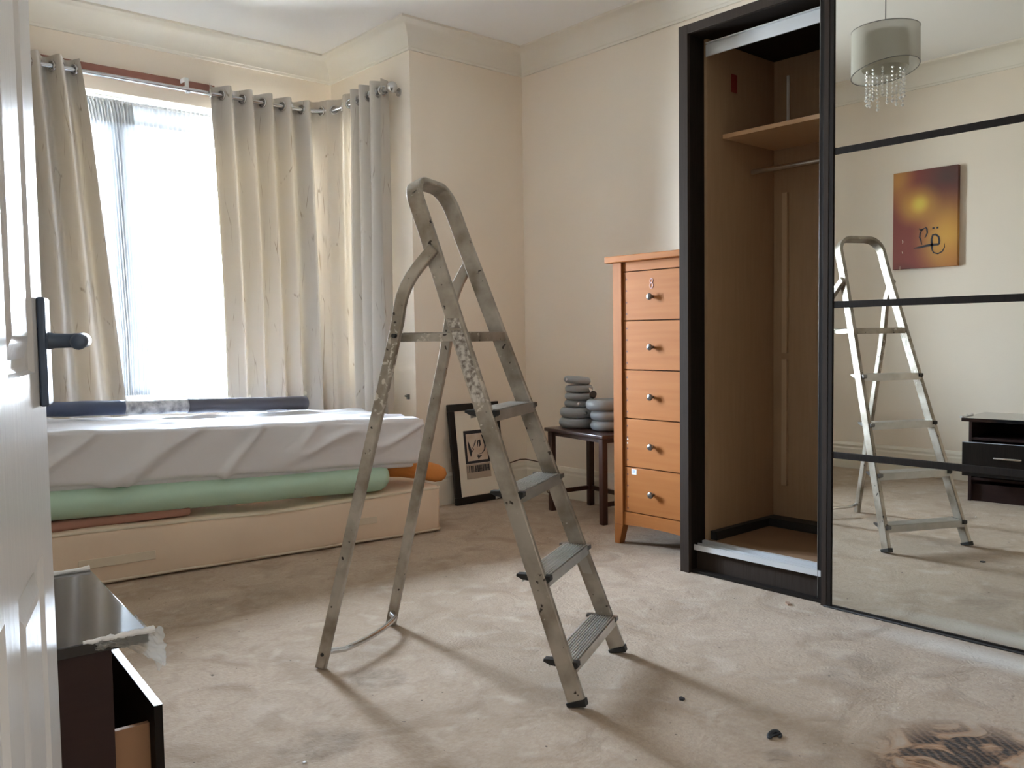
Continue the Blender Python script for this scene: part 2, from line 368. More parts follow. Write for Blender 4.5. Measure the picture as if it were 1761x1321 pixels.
# curtain cloth: lets light through, fine crackle lines down the drop
def cloth(name, col, trans, tcol, crackle=True, holes=0.0):
    m = bpy.data.materials.new(name); m.use_nodes = True; nt = m.node_tree; L = nt.links; nt.nodes.clear()
    o = nt.nodes.new('ShaderNodeOutputMaterial'); d = nt.nodes.new('ShaderNodeBsdfDiffuse'); t = nt.nodes.new('ShaderNodeBsdfTranslucent')
    mx = nt.nodes.new('ShaderNodeMixShader'); mx.inputs[0].default_value = trans
    d.inputs[0].default_value = (*col, 1); t.inputs[0].default_value = (*tcol, 1)
    if crackle:
        tc = nt.nodes.new('ShaderNodeTexCoord'); mp = nt.nodes.new('ShaderNodeMapping'); mp.inputs['Scale'].default_value = (13, 13, 1.6)
        v = nt.nodes.new('ShaderNodeTexVoronoi'); v.feature = 'DISTANCE_TO_EDGE'; v.inputs['Scale'].default_value = 1.0
        nz = nt.nodes.new('ShaderNodeTexNoise'); nz.inputs['Scale'].default_value = 3.0
        L.new(tc.outputs['Object'], mp.inputs[0]); L.new(mp.outputs[0], v.inputs['Vector']); L.new(mp.outputs[0], nz.inputs['Vector'])
        r = nt.nodes.new('ShaderNodeMapRange'); r.inputs['From Min'].default_value = 0.006; r.inputs['From Max'].default_value = 0.018; r.inputs['To Min'].default_value = 1.0; r.inputs['To Max'].default_value = 0.0
        L.new(v.outputs['Distance'], r.inputs['Value'])
        r2_ = nt.nodes.new('ShaderNodeMapRange'); r2_.inputs['From Min'].default_value = 0.50; r2_.inputs['From Max'].default_value = 0.66; L.new(nz.outputs['Fac'], r2_.inputs['Value'])
        k = nt.nodes.new('ShaderNodeMath'); k.operation = 'MULTIPLY'; L.new(r.outputs[0], k.inputs[0]); L.new(r2_.outputs[0], k.inputs[1])
        for sh, cc in ((d, col), (t, tcol)):
            mm = nt.nodes.new('ShaderNodeMix'); mm.data_type = 'RGBA'; L.new(k.outputs[0], mm.inputs[0]); mm.inputs[6].default_value = (*cc, 1); mm.inputs[7].default_value = (cc[0]*0.55, cc[1]*0.5, cc[2]*0.45, 1)
            L.new(mm.outputs[2], sh.inputs[0])
    L.new(d.outputs[0], mx.inputs[1]); L.new(t.outputs[0], mx.inputs[2])
    if holes > 0:
        tr = nt.nodes.new('ShaderNodeBsdfTransparent'); m2 = nt.nodes.new('ShaderNodeMixShader'); m2.inputs[0].default_value = holes
        L.new(mx.outputs[0], m2.inputs[1]); L.new(tr.outputs[0], m2.inputs[2]); L.new(m2.outputs[0], o.inputs['Surface'])
    else: L.new(mx.outputs[0], o.inputs['Surface'])
    return m
m_curt = cloth('cream_curtain_cloth', (0.56, 0.525, 0.475), 0.005, (0.90, 0.62, 0.30))
m_curt_thin = cloth('cream_unlined_curtain_cloth', (0.56, 0.51, 0.44), 0.020, (0.90, 0.66, 0.36))
m_net = cloth('white_net', (0.66, 0.68, 0.70), 0.028, (0.84, 0.88, 0.94), crackle=False, holes=0.003)
m_organza = cloth('grey_organza', (0.60, 0.59, 0.54), 0.25, (0.6, 0.58, 0.52), crackle=False, holes=0.25)
m_shade = cloth('grey_lamp_fabric', (0.46, 0.44, 0.38), 0.2, (0.45, 0.42, 0.34), crackle=False)
m_film = cloth('clear_film', (0.75, 0.75, 0.72), 0.5, (0.7, 0.7, 0.66), crackle=False, holes=0.68)

def glass(name, rough=0.0, tint=(1, 1, 1)):
    m = bpy.data.materials.new(name); m.use_nodes = True; nt = m.node_tree; L = nt.links; nt.nodes.clear()
    o = nt.nodes.new('ShaderNodeOutputMaterial'); t = nt.nodes.new('ShaderNodeBsdfTransparent'); g = nt.nodes.new('ShaderNodeBsdfGlossy')
    f = nt.nodes.new('ShaderNodeFresnel'); f.inputs['IOR'].default_value = 1.45; mx = nt.nodes.new('ShaderNodeMixShader')
    t.inputs[0].default_value = (*tint, 1); g.inputs['Roughness'].default_value = rough
    L.new(f.outputs[0], mx.inputs[0]); L.new(t.outputs[0], mx.inputs[1]); L.new(g.outputs[0], mx.inputs[2]); L.new(mx.outputs[0], o.inputs['Surface'])
    return m
m_glass = glass('window_glass'); m_crystal = mat('crystal_drop', (0.72, 0.72, 0.70), 0.08, spec=0.8, coat=0.6)

# ------------------------------------------------------------------ room shell
XR, YA, YW, XB, XBL, XL, YN, H = 3.93, 4.36, 5.29, 3.03, 0.80, -0.22, -0.80, 2.90
T = 0.16
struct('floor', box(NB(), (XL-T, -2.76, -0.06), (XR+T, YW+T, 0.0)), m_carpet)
struct('ceiling', box(NB(), (XL-T, YN-T, H), (XR+T, YW+T, H+0.1)), m_ceil)
struct('wall_right', box(NB(), (XR, YN-T, 0), (XR+T, YA+T, H)), m_wall)
struct('wall_alcove_right', box(NB(), (XB, YA, 0), (XR, YA+T, H)), m_wall)
b = NB()   # bay return with the narrow side window
box(b, (XB, YA+T, 0), (XB+T, YW+T, 0.72)); box(b, (XB, YA+T, 2.47), (XB+T, YW+T, H))
box(b, (XB, YA+T, 0.72), (XB+T, 4.68, 2.47)); box(b, (XB, 5.08, 0.72), (XB+T, YW+T, 2.47))
struct('wall_bay_right', b, m_wall)
b = NB()
WX0, WX1 = 1.30, 2.80
box(b, (XBL-T, YW, 0), (XB, YW+T, 0.70)); box(b, (XBL-T, YW, 2.47), (XB, YW+T, H))
box(b, (XBL-T, YW, 0.70), (WX0, YW+T, 2.47)); box(b, (WX1, YW, 0.70), (XB, YW+T, 2.47))
struct('wall_back', b, m_wall)
struct('wall_bay_left', box(NB(), (XBL-T, YA+T, 0), (XBL, YW, H)), m_wall)
struct('wall_alcove_left', box(NB(), (XL, YA, 0), (XBL, YA+T, H)), m_wall)
struct('wall_left', box(NB(), (XL-T, YN-T, 0), (XL, YA+T, H)), m_wall)
b = NB()   # near wall with a doorway added to let the hall fill light in
HX0, HX1 = 0.06, 0.90
box(b, (XL, YN-T, 0), (HX0, YN, H)); box(b, (HX1, YN-T, 0), (XR, YN, H)); box(b, (HX0, YN-T, 2.04), (HX1, YN, H))
struct('wall_near', b, m_wall)
b = NB(); HY = -2.6  # unseen hall box added around the fill light
box(b, (XL-T, HY-T, 0), (1.9, HY, 2.6)); box(b, (XL-T, HY, 0), (XL, YN-T, 2.6)); box(b, (1.74, HY, 0), (1.9, YN-T, 2.6))
struct('wall_added_hall', b, m_wall)
struct('ceiling_added_hall', box(NB(), (XL-T, HY-T, 2.6), (1.9, YN-T, 2.7)), m_ceil)
struct('wall_door_stub', box(NB(), (XL, 0.53, 0), (0.045, 0.655, H)), m_wall)
outline = [  # doorway side is plain wall above
    (XL, YN), (XL, YA), (XBL, YA), (XBL, YW), (XB, YW), (XB, YA), (XR, YA), (XR, YN)]
prof = [(0, 2.755), (0.012, 2.755), (0.014, 2.768)]
for k in range(0, 11):
    a = PI/2*k/10
    prof.append((0.018 + 0.112*(1-math.cos(a)), 2.772 + 0.112*math.sin(a)))
prof += [(0.138, 2.888), (0.138, H), (0, H)]
struct('trim_1', room_sweep(NB(), outline, prof), m_corn, smooth=True, angle=30)
struct('baseboard_main', room_sweep(NB(), outline, [(0, 0), (0.022, 0), (0.022, 0.150), (0.016, 0.162), (0.018, 0.178), (0.008, 0.198), (0, 0.200)]), m_trimw)

# windows
def window(name, x0, x1, z0, z1, y, swap=None, mull=(), trans=()):
    w = sthing(name)
    def part(nm, boxes, m, d=None):
        bm = NB()
        for lo, hi in boxes: box(bm, lo, hi, swap)
        return obj(nm, bm, m, w, bevel=0.004 if nm != 'pane' else 0)
    f = 0.055
    bs = [((x0, y, z0), (x1, y+0.06, z0+f)), ((x0, y, z1-f), (x1, y+0.06, z1)), ((x0, y, z0+f), (x0+f, y+0.06, z1-f)), ((x1-f, y, z0+f), (x1, y+0.06, z1-f))]
    part('window_frame', bs, m_upvc)
    for mx in mull: part('mullion', [((mx-0.03, y-0.002, z0+f), (mx+0.03, y+0.055, z1-f))], m_upvc)
    for tz in trans:
        xs = [x0+f] + [q for mx in mull for q in (mx-0.03, mx+0.03)] + [x1-f]
        part('transom', [((xs[i], y+0.002, tz-0.022), (xs[i+1], y+0.05, tz+0.022)) for i in range(0, len(xs), 2)], m_upvc)
    part('pane', [((x0+f, y+0.026, z0+f), (x1-f, y+0.030, z1-f))], m_glass)
    return w
w1 = window('window_1', WX0+0.002, WX1-0.002, 0.702, 2.468, 5.37, mull=(1.66,), trans=(2.33,))
SW = Matrix(((0, 1, 0, 0), (1, 0, 0, 0), (0, 0, 1, 0), (0, 0, 0, 1)))
w2 = window('window_2', 4.682, 5.078, 0.722, 2.468, 3.10, swap=SW)
b = NB(); box(b, (WX0-0.03, 5.235, 0.675), (WX1+0.03, 5.372, 0.702)); obj('window_sill', b, m_trimw, w1, bevel=0.006)

# ------------------------------------------------------------------ curtains, pole, batten, net
ZR, YR, XRR = 2.53, 5.19, 2.93
t = thing('curtain_pole', 'satin steel curtain pole bent round the corner of the bay', 'curtain pole', (0, 0, 0))
pp = [(0.93, YR, ZR), (2.76, YR, ZR)] + [(2.76+0.17*math.sin(PI/2*k/8), YR-0.17*(1-math.cos(PI/2*k/8)), ZR) for k in range(1, 9)] + [(XRR, 4.45, ZR)]
obj('pole', tube(NB(), pp, 0.0135, 16), m_rodm, t, smooth=True)
b = NB(); tube(b, [(XRR, 4.452, ZR), (XRR, 4.44, ZR), (XRR, 4.425, ZR), (XRR, 4.41, ZR), (XRR, 4.40, ZR), (XRR, 4.385, ZR), (XRR, 4.378, ZR)], [0.017, 0.020, 0.020, 0.030, 0.034, 0.030, 0.012], 20)
obj('finial', b, m_chrome, t, smooth=True)
for bx in (2.02,):
    b = NB(); box(b, (bx-0.012, YR-0.016, ZR-0.018), (bx+0.012, YR+0.016, ZR-0.0138)); box(b, (bx-0.012, YR+0.014, ZR-0.018), (bx+0.012, YR+0.02, ZR+0.075)); box(b, (bx-0.008, YR+0.02, ZR+0.02), (bx+0.008, YW-0.024, ZR+0.032)); box(b, (bx-0.018, YR+0.018, ZR+0.05), (bx-0.010, YW-0.026, ZR+0.075))
    obj('bracket', b, m_upvc, t, bevel=0.002)
b = NB(); tube(b, [(XRR+0.018, 4.47, ZR), (XB-0.005, 4.47, ZR)], 0.008, 10); tube(b, [(XB-0.008, 4.47, ZR), (XB-0.001, 4.47, ZR)], 0.025, 18)
obj('bracket', b, m_chrome, t, smooth=True)
b = NB(); box(b, (0.95, YW-0.022, 2.548), (2.215, YW-0.001, 2.606))
tag(obj('wooden_batten', b, m_batten, bevel=0.003), 'bare red-brown wooden batten screwed to the wall above the window', 'batten')

def curtain(label, path, s0, s1, b0, b1, zt, zb, nw, amp, phase, m=None, group='eyelet curtains round the bay'):
    """path(s) -> (point2d, normal2d); top spans s0..s1, bottom b0..b1"""
    mid, nrm = path((s0+s1)/2)
    root = thing('curtain', label, 'curtain', (mid[0], mid[1], 0), 0, group)
    nu, nv = nw*26, 40; bm = NB(); rows = []
    for j in range(nv+1):
        v = j/nv; z = zt + (zb-zt)*v; row = []
        for i in range(nu+1):
            u = i/nu
            w = v**0.8
            s = (s0+(s1-s0)*u)*(1-w) + (b0+(b1-b0)*u)*w
            ph = 2*PI*nw*u + phase
            A = amp*(1.0 + 0.55*noise.noise(Vector((u*6, v*1.6, s0*5))))
            off = A*(math.sin(ph) + 0.20*v*math.sin(2*ph+1.0+s0)) + 0.012*v*noise.noise(Vector((u*9, v*2.2, 3+s0)))
            s += 0.008*math.cos(ph*1.0)*v + 0.018*v*noise.noise(Vector((u*5, v*1.5, 9+s0)))
            p, n = path(s)
            row.append(bm.verts.new((p[0]+n[0]*off-mid[0], p[1]+n[1]*off-mid[1], z)))
        rows.append(row)
    for a, c in zip(rows[:-1], rows[1:]):
        for i in range(nu): bm.faces.new((a[i], a[i+1], c[i+1], c[i]))
    drop = obj('drop', bm, m or m_curt, root, smooth=True, angle=180)
    # eyelets at the pole crossings
    k = 0
    while True:
        ph = PI*k - (phase % PI)
        k += 1
        if ph <= 0.15: continue
        u = ph/(2*PI*nw)
        if u > 0.985: break
        s = s0+(s1-s0)*u; p, n = path(s); p2, _ = path(s+0.001)
        d = Vector((p2[0]-p[0], p2[1]-p[1], 0)).normalized()
        sgn = 1 if math.cos(2*PI*nw*u+phase) > 0 else -1
        slope = 2*PI*nw*amp/abs(s1-s0)
        cn = (Vector((n[0], n[1], 0)) - d*sgn*slope).normalized()  # cloth normal
        eu = cn.cross(Vector((0, 0, 1))).normalized(); c = Vector((p[0]-mid[0], p[1]-mid[1], ZR))
        rb = NB(); tube(rb, [c + (eu*math.cos(a)+Vector((0, 0, 1))*math.sin(a))*0.026 for a in [2*PI*q/20 for q in range(20)]], 0.0065, 8, closed=True)
        obj('eyelet', rb, m_chrome, root, smooth=True)
    return root
ystr = lambda s: ((s, YR), (0, -1))
yret = lambda s: ((XRR, s), (-1, 0))
curtain('cream curtain at the left end of the pole, beside the white door', ystr, 0.97, 1.415, 0.97, 1.625, 2.585, 0.12, 4, 0.050, 1.0)
curtain('wide cream curtain drawn over the right half of the main window', ystr, 2.135, 2.80, 2.20, 2.84, 2.585, 0.12, 5, 0.048, 2.2)
def ycor(s):
    K = [(2.80, 5.188), (2.86, 5.165), (2.905, 5.12), (2.93, 5.06), (2.93, 4.86)]; q = s
    for a, c in zip(K[:-1], K[1:]):
        a, c = Vector(a), Vector(c); l = (c-a).length
        if q <= l or c == Vector(K[-1]):
            p = a+(c-a)*(q/l); d = (c-a).normalized(); return ((p.x, p.y), (d.y, -d.x))
        q -= l
curtain('smoother unlined cream curtain glowing in the corner of the bay', ycor, 0.0, 0.385, 0.0, 0.385, 2.595, 0.12, 2, 0.020, 3.4, m=m_curt_thin)
curtain('gathered cream curtain under the knobbed right end of the pole', yret, 4.825, 4.49, 4.83, 4.49, 2.60, 0.12, 3, 0.050, 0.4)

# net
t = thing('net_curtain', 'white net curtain pushed to the left side of the window', 'net curtain', (1.45, 5.325, 0))
b = NB(); rows = []
for j in range(41):
    v = j/40; z = 2.43-(2.43-0.73)*v; row = []
    for i in range(221):
        u = i/220; w = min(1, v*1.25)**0.6
        s = (0.02+0.27*u)*(1-w) + (0.13+0.20*u)*w
        off = 0.016*math.sin(2*PI*15*u+0.8*math.sin(3*v)) + 0.008*noise.noise(Vector((u*12, v*3, 1)))
        row.append(b.verts.new((s, off, z)))
    rows.append(row)
for a, c in zip(rows[:-1], rows[1:]):
    for i in range(220): b.faces.new((a[i], a[i+1], c[i+1], c[i]))
obj('drop', b, m_net, t, smooth=True, angle=180)
b = NB(); rows = []
for j in range(7):
    z = 2.44-0.13*j/6
    rows.append([b.verts.new((0.02+0.95*i/240, 0.009*math.sin(2*PI*34*i/240), z)) for i in range(241)])
for a, c in zip(rows[:-1], rows[1:]):
    for i in range(240): b.faces.new((a[i], a[i+1], c[i+1], c[i]))
obj('heading', b, m_net, t, smooth=True, angle=180)
obj('curtain_wire', tube(NB(), [(-0.14, 0, 2.425), (1.34, 0, 2.425)], 0.004, 8), m_upvc, t, smooth=True)

# ------------------------------------------------------------------ bed stack in the bay
def wr(p, s, o=0.0): return noise.noise(Vector((p.x*s+o, p.y*s, p.z*s)))
ANG = math.atan2(-0.19, 1.748)
t = thing('lower_mattress', 'beige piped mattress lying on the carpet under the whole stack', 'mattress', (1.874, 4.315, 0), ANG)
HX, HY = 0.95, 0.45
def dbase(p, n):
    q = p.copy(); q += n*0.006*wr(p, 4)
    if p.z > 0: q.z += -0.022*math.exp(-((p.x-0.1)/0.5)**2) * (1 if p.y < 0.1 else 0.6)
    bul = 0.008*(1-(p.z/0.125)**2)
    q.x += -0.012*(1-(p.z/0.125)**2)*(1 if n.x > 0.5 else 0)
    q.y += (-bul if n.y < -0.5 else bul if n.y > 0.5 else 0)
    return q
b = soft_box(NB(), HX, HY, 0.125, 0.028, 60, 26, 6, dbase); bmesh.ops.translate(b, verts=b.verts, vec=(0, 0, 0.126))
obj('body', b, m_base, t, smooth=True, angle=180)
def rrect(hx, hy, r, z, n=8):
    pts = []
    for cx, cy, a0 in ((hx-r, hy-r, 0), (-(hx-r), hy-r, PI/2), (-(hx-r), -(hy-r), PI), (hx-r, -(hy-r), 3*PI/2)):
        for k in range(n+1):
            a = a0+PI/2*k/n; pts.append(Vector((cx+r*math.cos(a), cy+r*math.sin(a), z)))
    return pts
def piping(z, sag=0):
    pts = []; base = rrect(HX-0.002, HY-0.002, 0.03, z)
    for i in range(len(base)):
        a, c = base[i], base[(i+1) % len(base)]
        m = max(1, int((c-a).length/0.05))
        for k in range(m): pts.append(a.lerp(c, k/m))
    for p in pts: p.z += sag*math.exp(-((p.x-0.1)/0.5)**2)*(1 if p.y < 0.1 else 0.6) + 0.003*wr(p, 5)
    return pts
obj('piping', tube(NB(), piping(0.240, -0.020), 0.0065, 8, closed=True), m_piping, t, smooth=True)
obj('piping', tube(NB(), piping(0.016), 0.0065, 8, closed=True), m_piping, t, smooth=True)

def capsule(bm, A, B, ry, rz, dome, segs=28, n=44, disp=None):
    A = Vector(A); B = Vector(B); d = B-A; Lh = d.length; e = d/Lh; side = Vector((-e.y, e.x, 0)).normalized(); upv = e.cross(side)*1.0
    if upv.z < 0: upv = -upv
    ss = [(-dome*math.cos(PI/2*k/6), math.sin(PI/2*k/6)) for k in range(0, 6)] + [(Lh*k/n, 1.0) for k in range(n+1)] + [(Lh+dome*math.sin(PI/2*k/6), math.cos(PI/2*k/6)) for k in range(1, 7)]
    rings = []
    for s, f in ss:
        f = max(f, 0.02); c = A+e*s
        ring = []
        for k in range(segs):
            a = 2*PI*k/segs; p = c + side*math.cos(a)*ry*f + upv*math.sin(a)*rz*f
            if disp: p = disp(p)
            ring.append(bm.verts.new(p))
        rings.append(ring)
    for a, c in zip(rings[:-1], rings[1:]):
        for k in range(segs): bm.faces.new((a[k], a[(k+1) % segs], c[(k+1) % segs], c[k]))
    bm.faces.new(rings[0][::-1]); bm.faces.new(rings[-1])
    return bm
for x0_, x1_, z0_, z1_ in ((-0.83, -0.52, 0.085, 0.125), (0.42, 0.56, 0.10, 0.135)):
    b = NB(); box(b, (x0_, -HY-0.0125, z0_), (x1_, -HY-0.0085, z1_))
    obj('cloth_handle', b, m_piping, t, bevel=0.002, label='paler cloth strip sewn on the side of the mattress')
b = capsule(NB(), (0, 0, 0), (1.62, -0.176, -0.052), 0.105, 0.079, 0.07, disp=lambda p: p + Vector((0, 0.006*wr(p, 3), 0.006*wr(p, 3, 5))))
o = obj('foam_roll', b, m_green, smooth=True, angle=180, loc=(0.82, 4.082, 0.372)); tag(o, 'thick sage green foam roll squeezed between the two mattresses', 'foam roll')
b = soft_box(NB(), 0.34, 0.20, 0.020, 0.016, 20, 12, 2, lambda p, n: p + Vector((0, 0, 0.004*wr(p, 6))))
o = obj('foam_pad', b, m_pink, smooth=True, angle=180, loc=(1.17, 4.185, 0.268)); o.rotation_euler = (0, 0, ANG); tag(o, 'thin dusty pink foam pad under the left end of the green roll', 'foam pad')
b = NB(); op = [(0, 0, 0), (0.4, -0.02, 0), (0.8, -0.05, 0.01), (1.0, -0.09, 0.012), (1.14, -0.15, 0.0), (1.25, -0.21, -0.020), (1.31, -0.245, -0.040), (1.340, -0.262, -0.050), (1.352, -0.27, -0.056)]
tube(b, op, [0.052]*6+[0.049, 0.036, 0.014], 20)
o = obj('foam_bolster', b, m_orange, smooth=True, angle=180, loc=(1.52, 4.13, 0.335)); tag(o, 'orange foam bolster poking out over the right end of the beige mattress', 'foam bolster')

t = thing('upper_mattress', 'single mattress under a rumpled white sheet, topmost of the bed stack', 'mattress', (1.756, 4.252, 0.535), ANG)
t.rotation_euler = (0, R(2.05), ANG)
MX, MY, MZ = 0.95, 0.375, 0.118
def ridge(x): return 1-abs(2*(x-math.floor(x))-1)
def dsheet(p, n):
    q = p.copy()
    if n.z > 0.4:
        w = noise.noise(Vector((p.x*2.2+2*noise.noise(p*1.5), p.y*9, 0.3)))
        w2 = noise.noise(Vector((p.x*5, p.y*20, 4.0)))
        q.z += 0.026*max(0, w) + 0.009*w2 - 0.004
    elif n.y < -0.3 or n.x > 0.3:
        s = p.x if n.y < -0.3 else p.y
        a = noise.noise(Vector((s*2.6 - p.z*3.2, p.z*1.2, 2.0)))
        bq = noise.noise(Vector((s*6.5 - p.z*7, p.z*2, 7.0)))
        q += n*(0.024*max(0, 1-abs(a)*9)**1.3 + 0.007*bq)
        if p.z < -0.05: q.z += 0.012*noise.noise(Vector((s*2.3, 1, 1)))
    return q
obj('fitted_sheet', soft_box(NB(), MX, MY, MZ, 0.022, 150, 60, 18, dsheet), m_sheet, t, smooth=True, angle=180)
b = soft_box(NB(), MX-0.03, MY-0.03, 0.02, 0.015, 20, 8, 2); bmesh.ops.translate(b, verts=b.verts, vec=(0, 0, -MZ-0.004))
obj('mattress_underside', b, m_sheet, t, smooth=True)

t = thing('rolled_mat', 'long thin navy roll with a pale mottled band, lying behind the white mattress', 'rolled mat', (0.93, 4.42, 0.745))
def seg(a, c, r):
    A0, B0 = Vector((0, 0, 0)), Vector((1.48, 0.10, -0.065)); return capsule(NB(), A0.lerp(B0, a), A0.lerp(B0, c), r, r*1.0, 0.004, 20, 20, disp=lambda p: p+Vector((0, 0, 0.003*wr(p, 8))))
obj('navy_section', seg(0, 0.290, 0.036), m_navy, t, smooth=True, angle=60)
obj('pale_band', seg(0.290, 0.505, 0.0365), m_palepat, t, smooth=True, angle=60, label='pale mottled band round the middle of the roll')
obj('slate_section', seg(0.505, 0.975, 0.039), m_slate, t, smooth=True, angle=60)

# ------------------------------------------------------------------ step ladder
LX = thing('step_ladder', 'paint-splashed aluminium step ladder standing open in the middle of the carpet', 'step ladder', (1.9225, 1.771, 0), math.atan2(0.4573, 0.8893))
KS = 0.363
def half(z): return 0.225 - 0.105*z/1.53
n_front = Vector((0, 1, -KS)).normalized()
W_R, T_R = 0.052, 0.019
def fc(u, z): return Vector((u, KS*z + W_R/2/n_front.y, z))
zt = 1.545
pts = [fc(-half(0.014), 0.014), fc(-half(1.38), 1.38)]
rc = 0.075
uc = half(1.46) - rc + 0.004
for k in range(0, 9):
    a = PI/2*k/8; pts.append(fc(-uc-rc*math.cos(a)*1.0, zt-rc+rc*math.sin(a)-0.012))
pts += [Vector((-q.x, q.y, q.z)) for q in pts[::-1]]
obj('front_frame', strap(NB(), pts, n_front, W_R, T_R), m_alu, LX, bevel=0.0035, segs=2)
for s in (-1, 1):   # feet
    b = NB(); u0 = s*half(0.02)
    strap(b, [Vector((u0+s*0.001, KS*0.0+0.030, 0.0)), fc(s*half(0.018), 0.020)], n_front, W_R+0.007, T_R+0.008)
    for v in b.verts: v.co.z = max(v.co.z, 0.0)
    obj('foot', b, m_black, LX, bevel=0.002)
for s in (-1, 1):   # rear legs
    P = [(0.224, 0.885, 0.0), (0.188, 0.626, 1.00), (0.182, 0.603, 1.10), (0.180, 0.597, 1.14), (0.177, 0.589, 1.175), (0.173, 0.577, 1.205), (0.168, 0.560, 1.235), (0.162, 0.540, 1.262), (0.155, 0.517, 1.290), (0.148, 0.492, 1.318)]
    b = NB(); pl = [Vector((s*x, y, z)) for x, y, z in P]
    nrm = Vector((s, 0.0, 0.037)).normalized()
    # bar lies in the side plane: wide across the leg, thin sideways
    strap(b, pl, nrm, 0.021, 0.037)
    for v in b.verts: v.co.z = max(v.co.z, 0.0)
    lg = obj('rear_leg', b, m_alu, LX, bevel=0.004, segs=2)
    bb = NB(); tube(bb, [(s*0.210, 0.606, 1.055), (s*0.170, 0.606, 1.055)], 0.0065, 12); obj('bolt', bb, m_black, lg, smooth=True)
    bb = NB(); tube(bb, [(s*0.236, 0.872, 0.05), (s*0.205, 0.872, 0.05)], 0.0055, 12); obj('bolt', bb, m_black, lg, smooth=True)
b = NB(); sp = [(-0.212, 0.868, 0.05), (-0.19, 0.862, 0.05)] + [(-0.165+0.33*k/10, 0.848-0.035*math.sin(PI*(0.15+0.70*k/10)), 0.05) for k in range(11)] + [(0.19, 0.862, 0.05), (0.212, 0.868, 0.05)]
obj('spreader_rod', tube(b, sp, 0.0095, 12), m_chrome, LX, smooth=True)
for i, z in enumerate((0.125, 0.360, 0.595, 0.830)):
    hw = half(z) + 0.007; v0 = KS*z - 0.010
    b = NB(); box(b, (-hw+0.004, v0+0.002, z-0.004), (hw-0.004, v0+0.086, z)); box(b, (-hw+0.012, v0, z-0.031), (hw-0.012, v0+0.003, z)); box(b, (-hw+0.012, v0+0.082, z-0.024), (hw-0.012, v0+0.085, z-0.004))
    for r in range(10):
        y0 = v0+0.004+r*0.0081
        box(b, (-hw+0.022, y0, z), (hw-0.022, y0+0.0036, z+0.0035))
    tr = obj('tread', b, m_tread, LX)
    for s in (-1, 1):
        b = NB(); uo = hw-0.001
        lo, hi = (-uo, -uo+0.024) if s < 0 else (uo-0.022, uo)
        prof2 = [(v0-0.005, z+0.001), (v0-0.006, z-0.012), (v0+0.006, z-0.022), (v0+0.080, z-0.014), (v0+0.098, z-0.006), (v0+0.097, z+0.001), (v0+0.05, z+0.003)]
        vs = [[b.verts.new((x, y, zz)) for y, zz in prof2] for x in (lo, hi)]
        for k in range(7): b.faces.new((vs[0][k], vs[0][(k+1) % 7], vs[1][(k+1) % 7], vs[1][k]))
        b.faces.new(vs[0][::-1]); b.faces.new(vs[1])
        obj('end_cap', b, m_black if s < 0 else m_gun, LX)
b = NB(); z = 1.062; v0 = KS*z+0.0
box(b, (-0.142, v0, z-0.022), (0.142, v0+0.235, z)); box(b, (-0.142, v0-0.004, z-0.028), (0.142, v0, z+0.001)); box(b, (-0.142, v0+0.235, z-0.026), (0.142, v0+0.239, z+0.001))
for r in range(14): box(b, (-0.13, v0+0.01+r*0.0165, z), (0.13, v0+0.016+r*0.0165, z+0.002))
for s in (-1, 1): box(b, (s*0.156-0.005, v0+0.02, z-0.026), (s*0.156+0.005, v0+0.262, z-0.004))
obj('platform', b, m_alu, LX, bevel=0.0015)
# labels on the rails
def sticker(u, z0, z1, side, w=0.03):
    b = NB(); uu = lambda z: (u/abs(u))*(half(z)+side*(T_R/2+0.0012))
    y0 = 0.012
    vs = [Vector((uu(z), KS*z+W_R/2/n_front.y+dy-(0), z)) for z, dy in ((z0, -w/2), (z0, w/2), (z1, w/2), (z1, -w/2))]
    v2 = [v+Vector((0.0012 if u*side > 0 else -0.0012, 0, 0)) for v in vs]
    A = [b.verts.new(v) for v in vs]; B = [b.verts.new(v) for v in v2]
    b.faces.new(A[::-1]); b.faces.new(B)
    for k in range(4): b.faces.new((A[k], A[(k+1) % 4], B[(k+1) % 4], B[k]))
    return b
m_stick = mat('worn_white_sticker', (0.20, 0.17, 0.15), 0.6, noise_amt=0.10, noise_scale=70, col2=(0.66, 0.64, 0.60))
obj('sticker', sticker(-1, 1.075, 1.105, 1, 0.036), m_stick, LX, label='small white printed label on the near rail')
obj('sticker', sticker(-1, 0.855, 1.068, 1, 0.038), m_stick, LX, label='long torn white label on the near rail')
obj('sticker', sticker(1, 0.265, 0.325, -1, 0.034), mat('faded_grey_sticker', (0.42, 0.40, 0.37), 0.5), LX, label='faded silver label on the far rail')

# ------------------------------------------------------------------ sliding wardrobe
WR = thing('wardrobe', 'tall black-brown fitted wardrobe with mirrored sliding doors, one bay standing open', 'wardrobe', (3.05, 1.37, 0))
def L2(x0, y0, z0, x1, y1, z1): return (x0-3.05, y0-1.37, z0), (x1-3.05, y1-1.37, z1)
def wbox(nm, bl, m, parent=None, bevel=0.0015, label=None):
    b = NB()
    for c in bl: box(b, *L2(*c))
    return obj(nm, b, m, parent or WR, bevel=bevel, label=label)
Y0, Y1 = 0.36, 2.38
wbox('face_frame', [(3.05, Y1-0.047, 0, 3.068, Y1, 2.356), (3.05, Y0, 0, 3.068, Y0+0.047, 2.356), (3.05, Y0+0.047, 2.318, 3.068, Y1-0.047, 2.356)], m_darkface, label='brown-black front frame round the opening')
wbox('carcase', [(3.068, Y1-0.045, 0, 3.72, Y1, 2.356), (3.068, Y0, 0, 3.72, Y0+0.045, 2.356), (3.068, Y0+0.045, 2.318, 3.72, Y1-0.045, 2.356), (3.70, Y0+0.045, 0, 3.72, Y1-0.045, 2.318), (3.068, Y0+0.045, 0.0, 3.155, Y1-0.045, 0.012)], m_dark, bevel=0)
YI = Y1-0.048
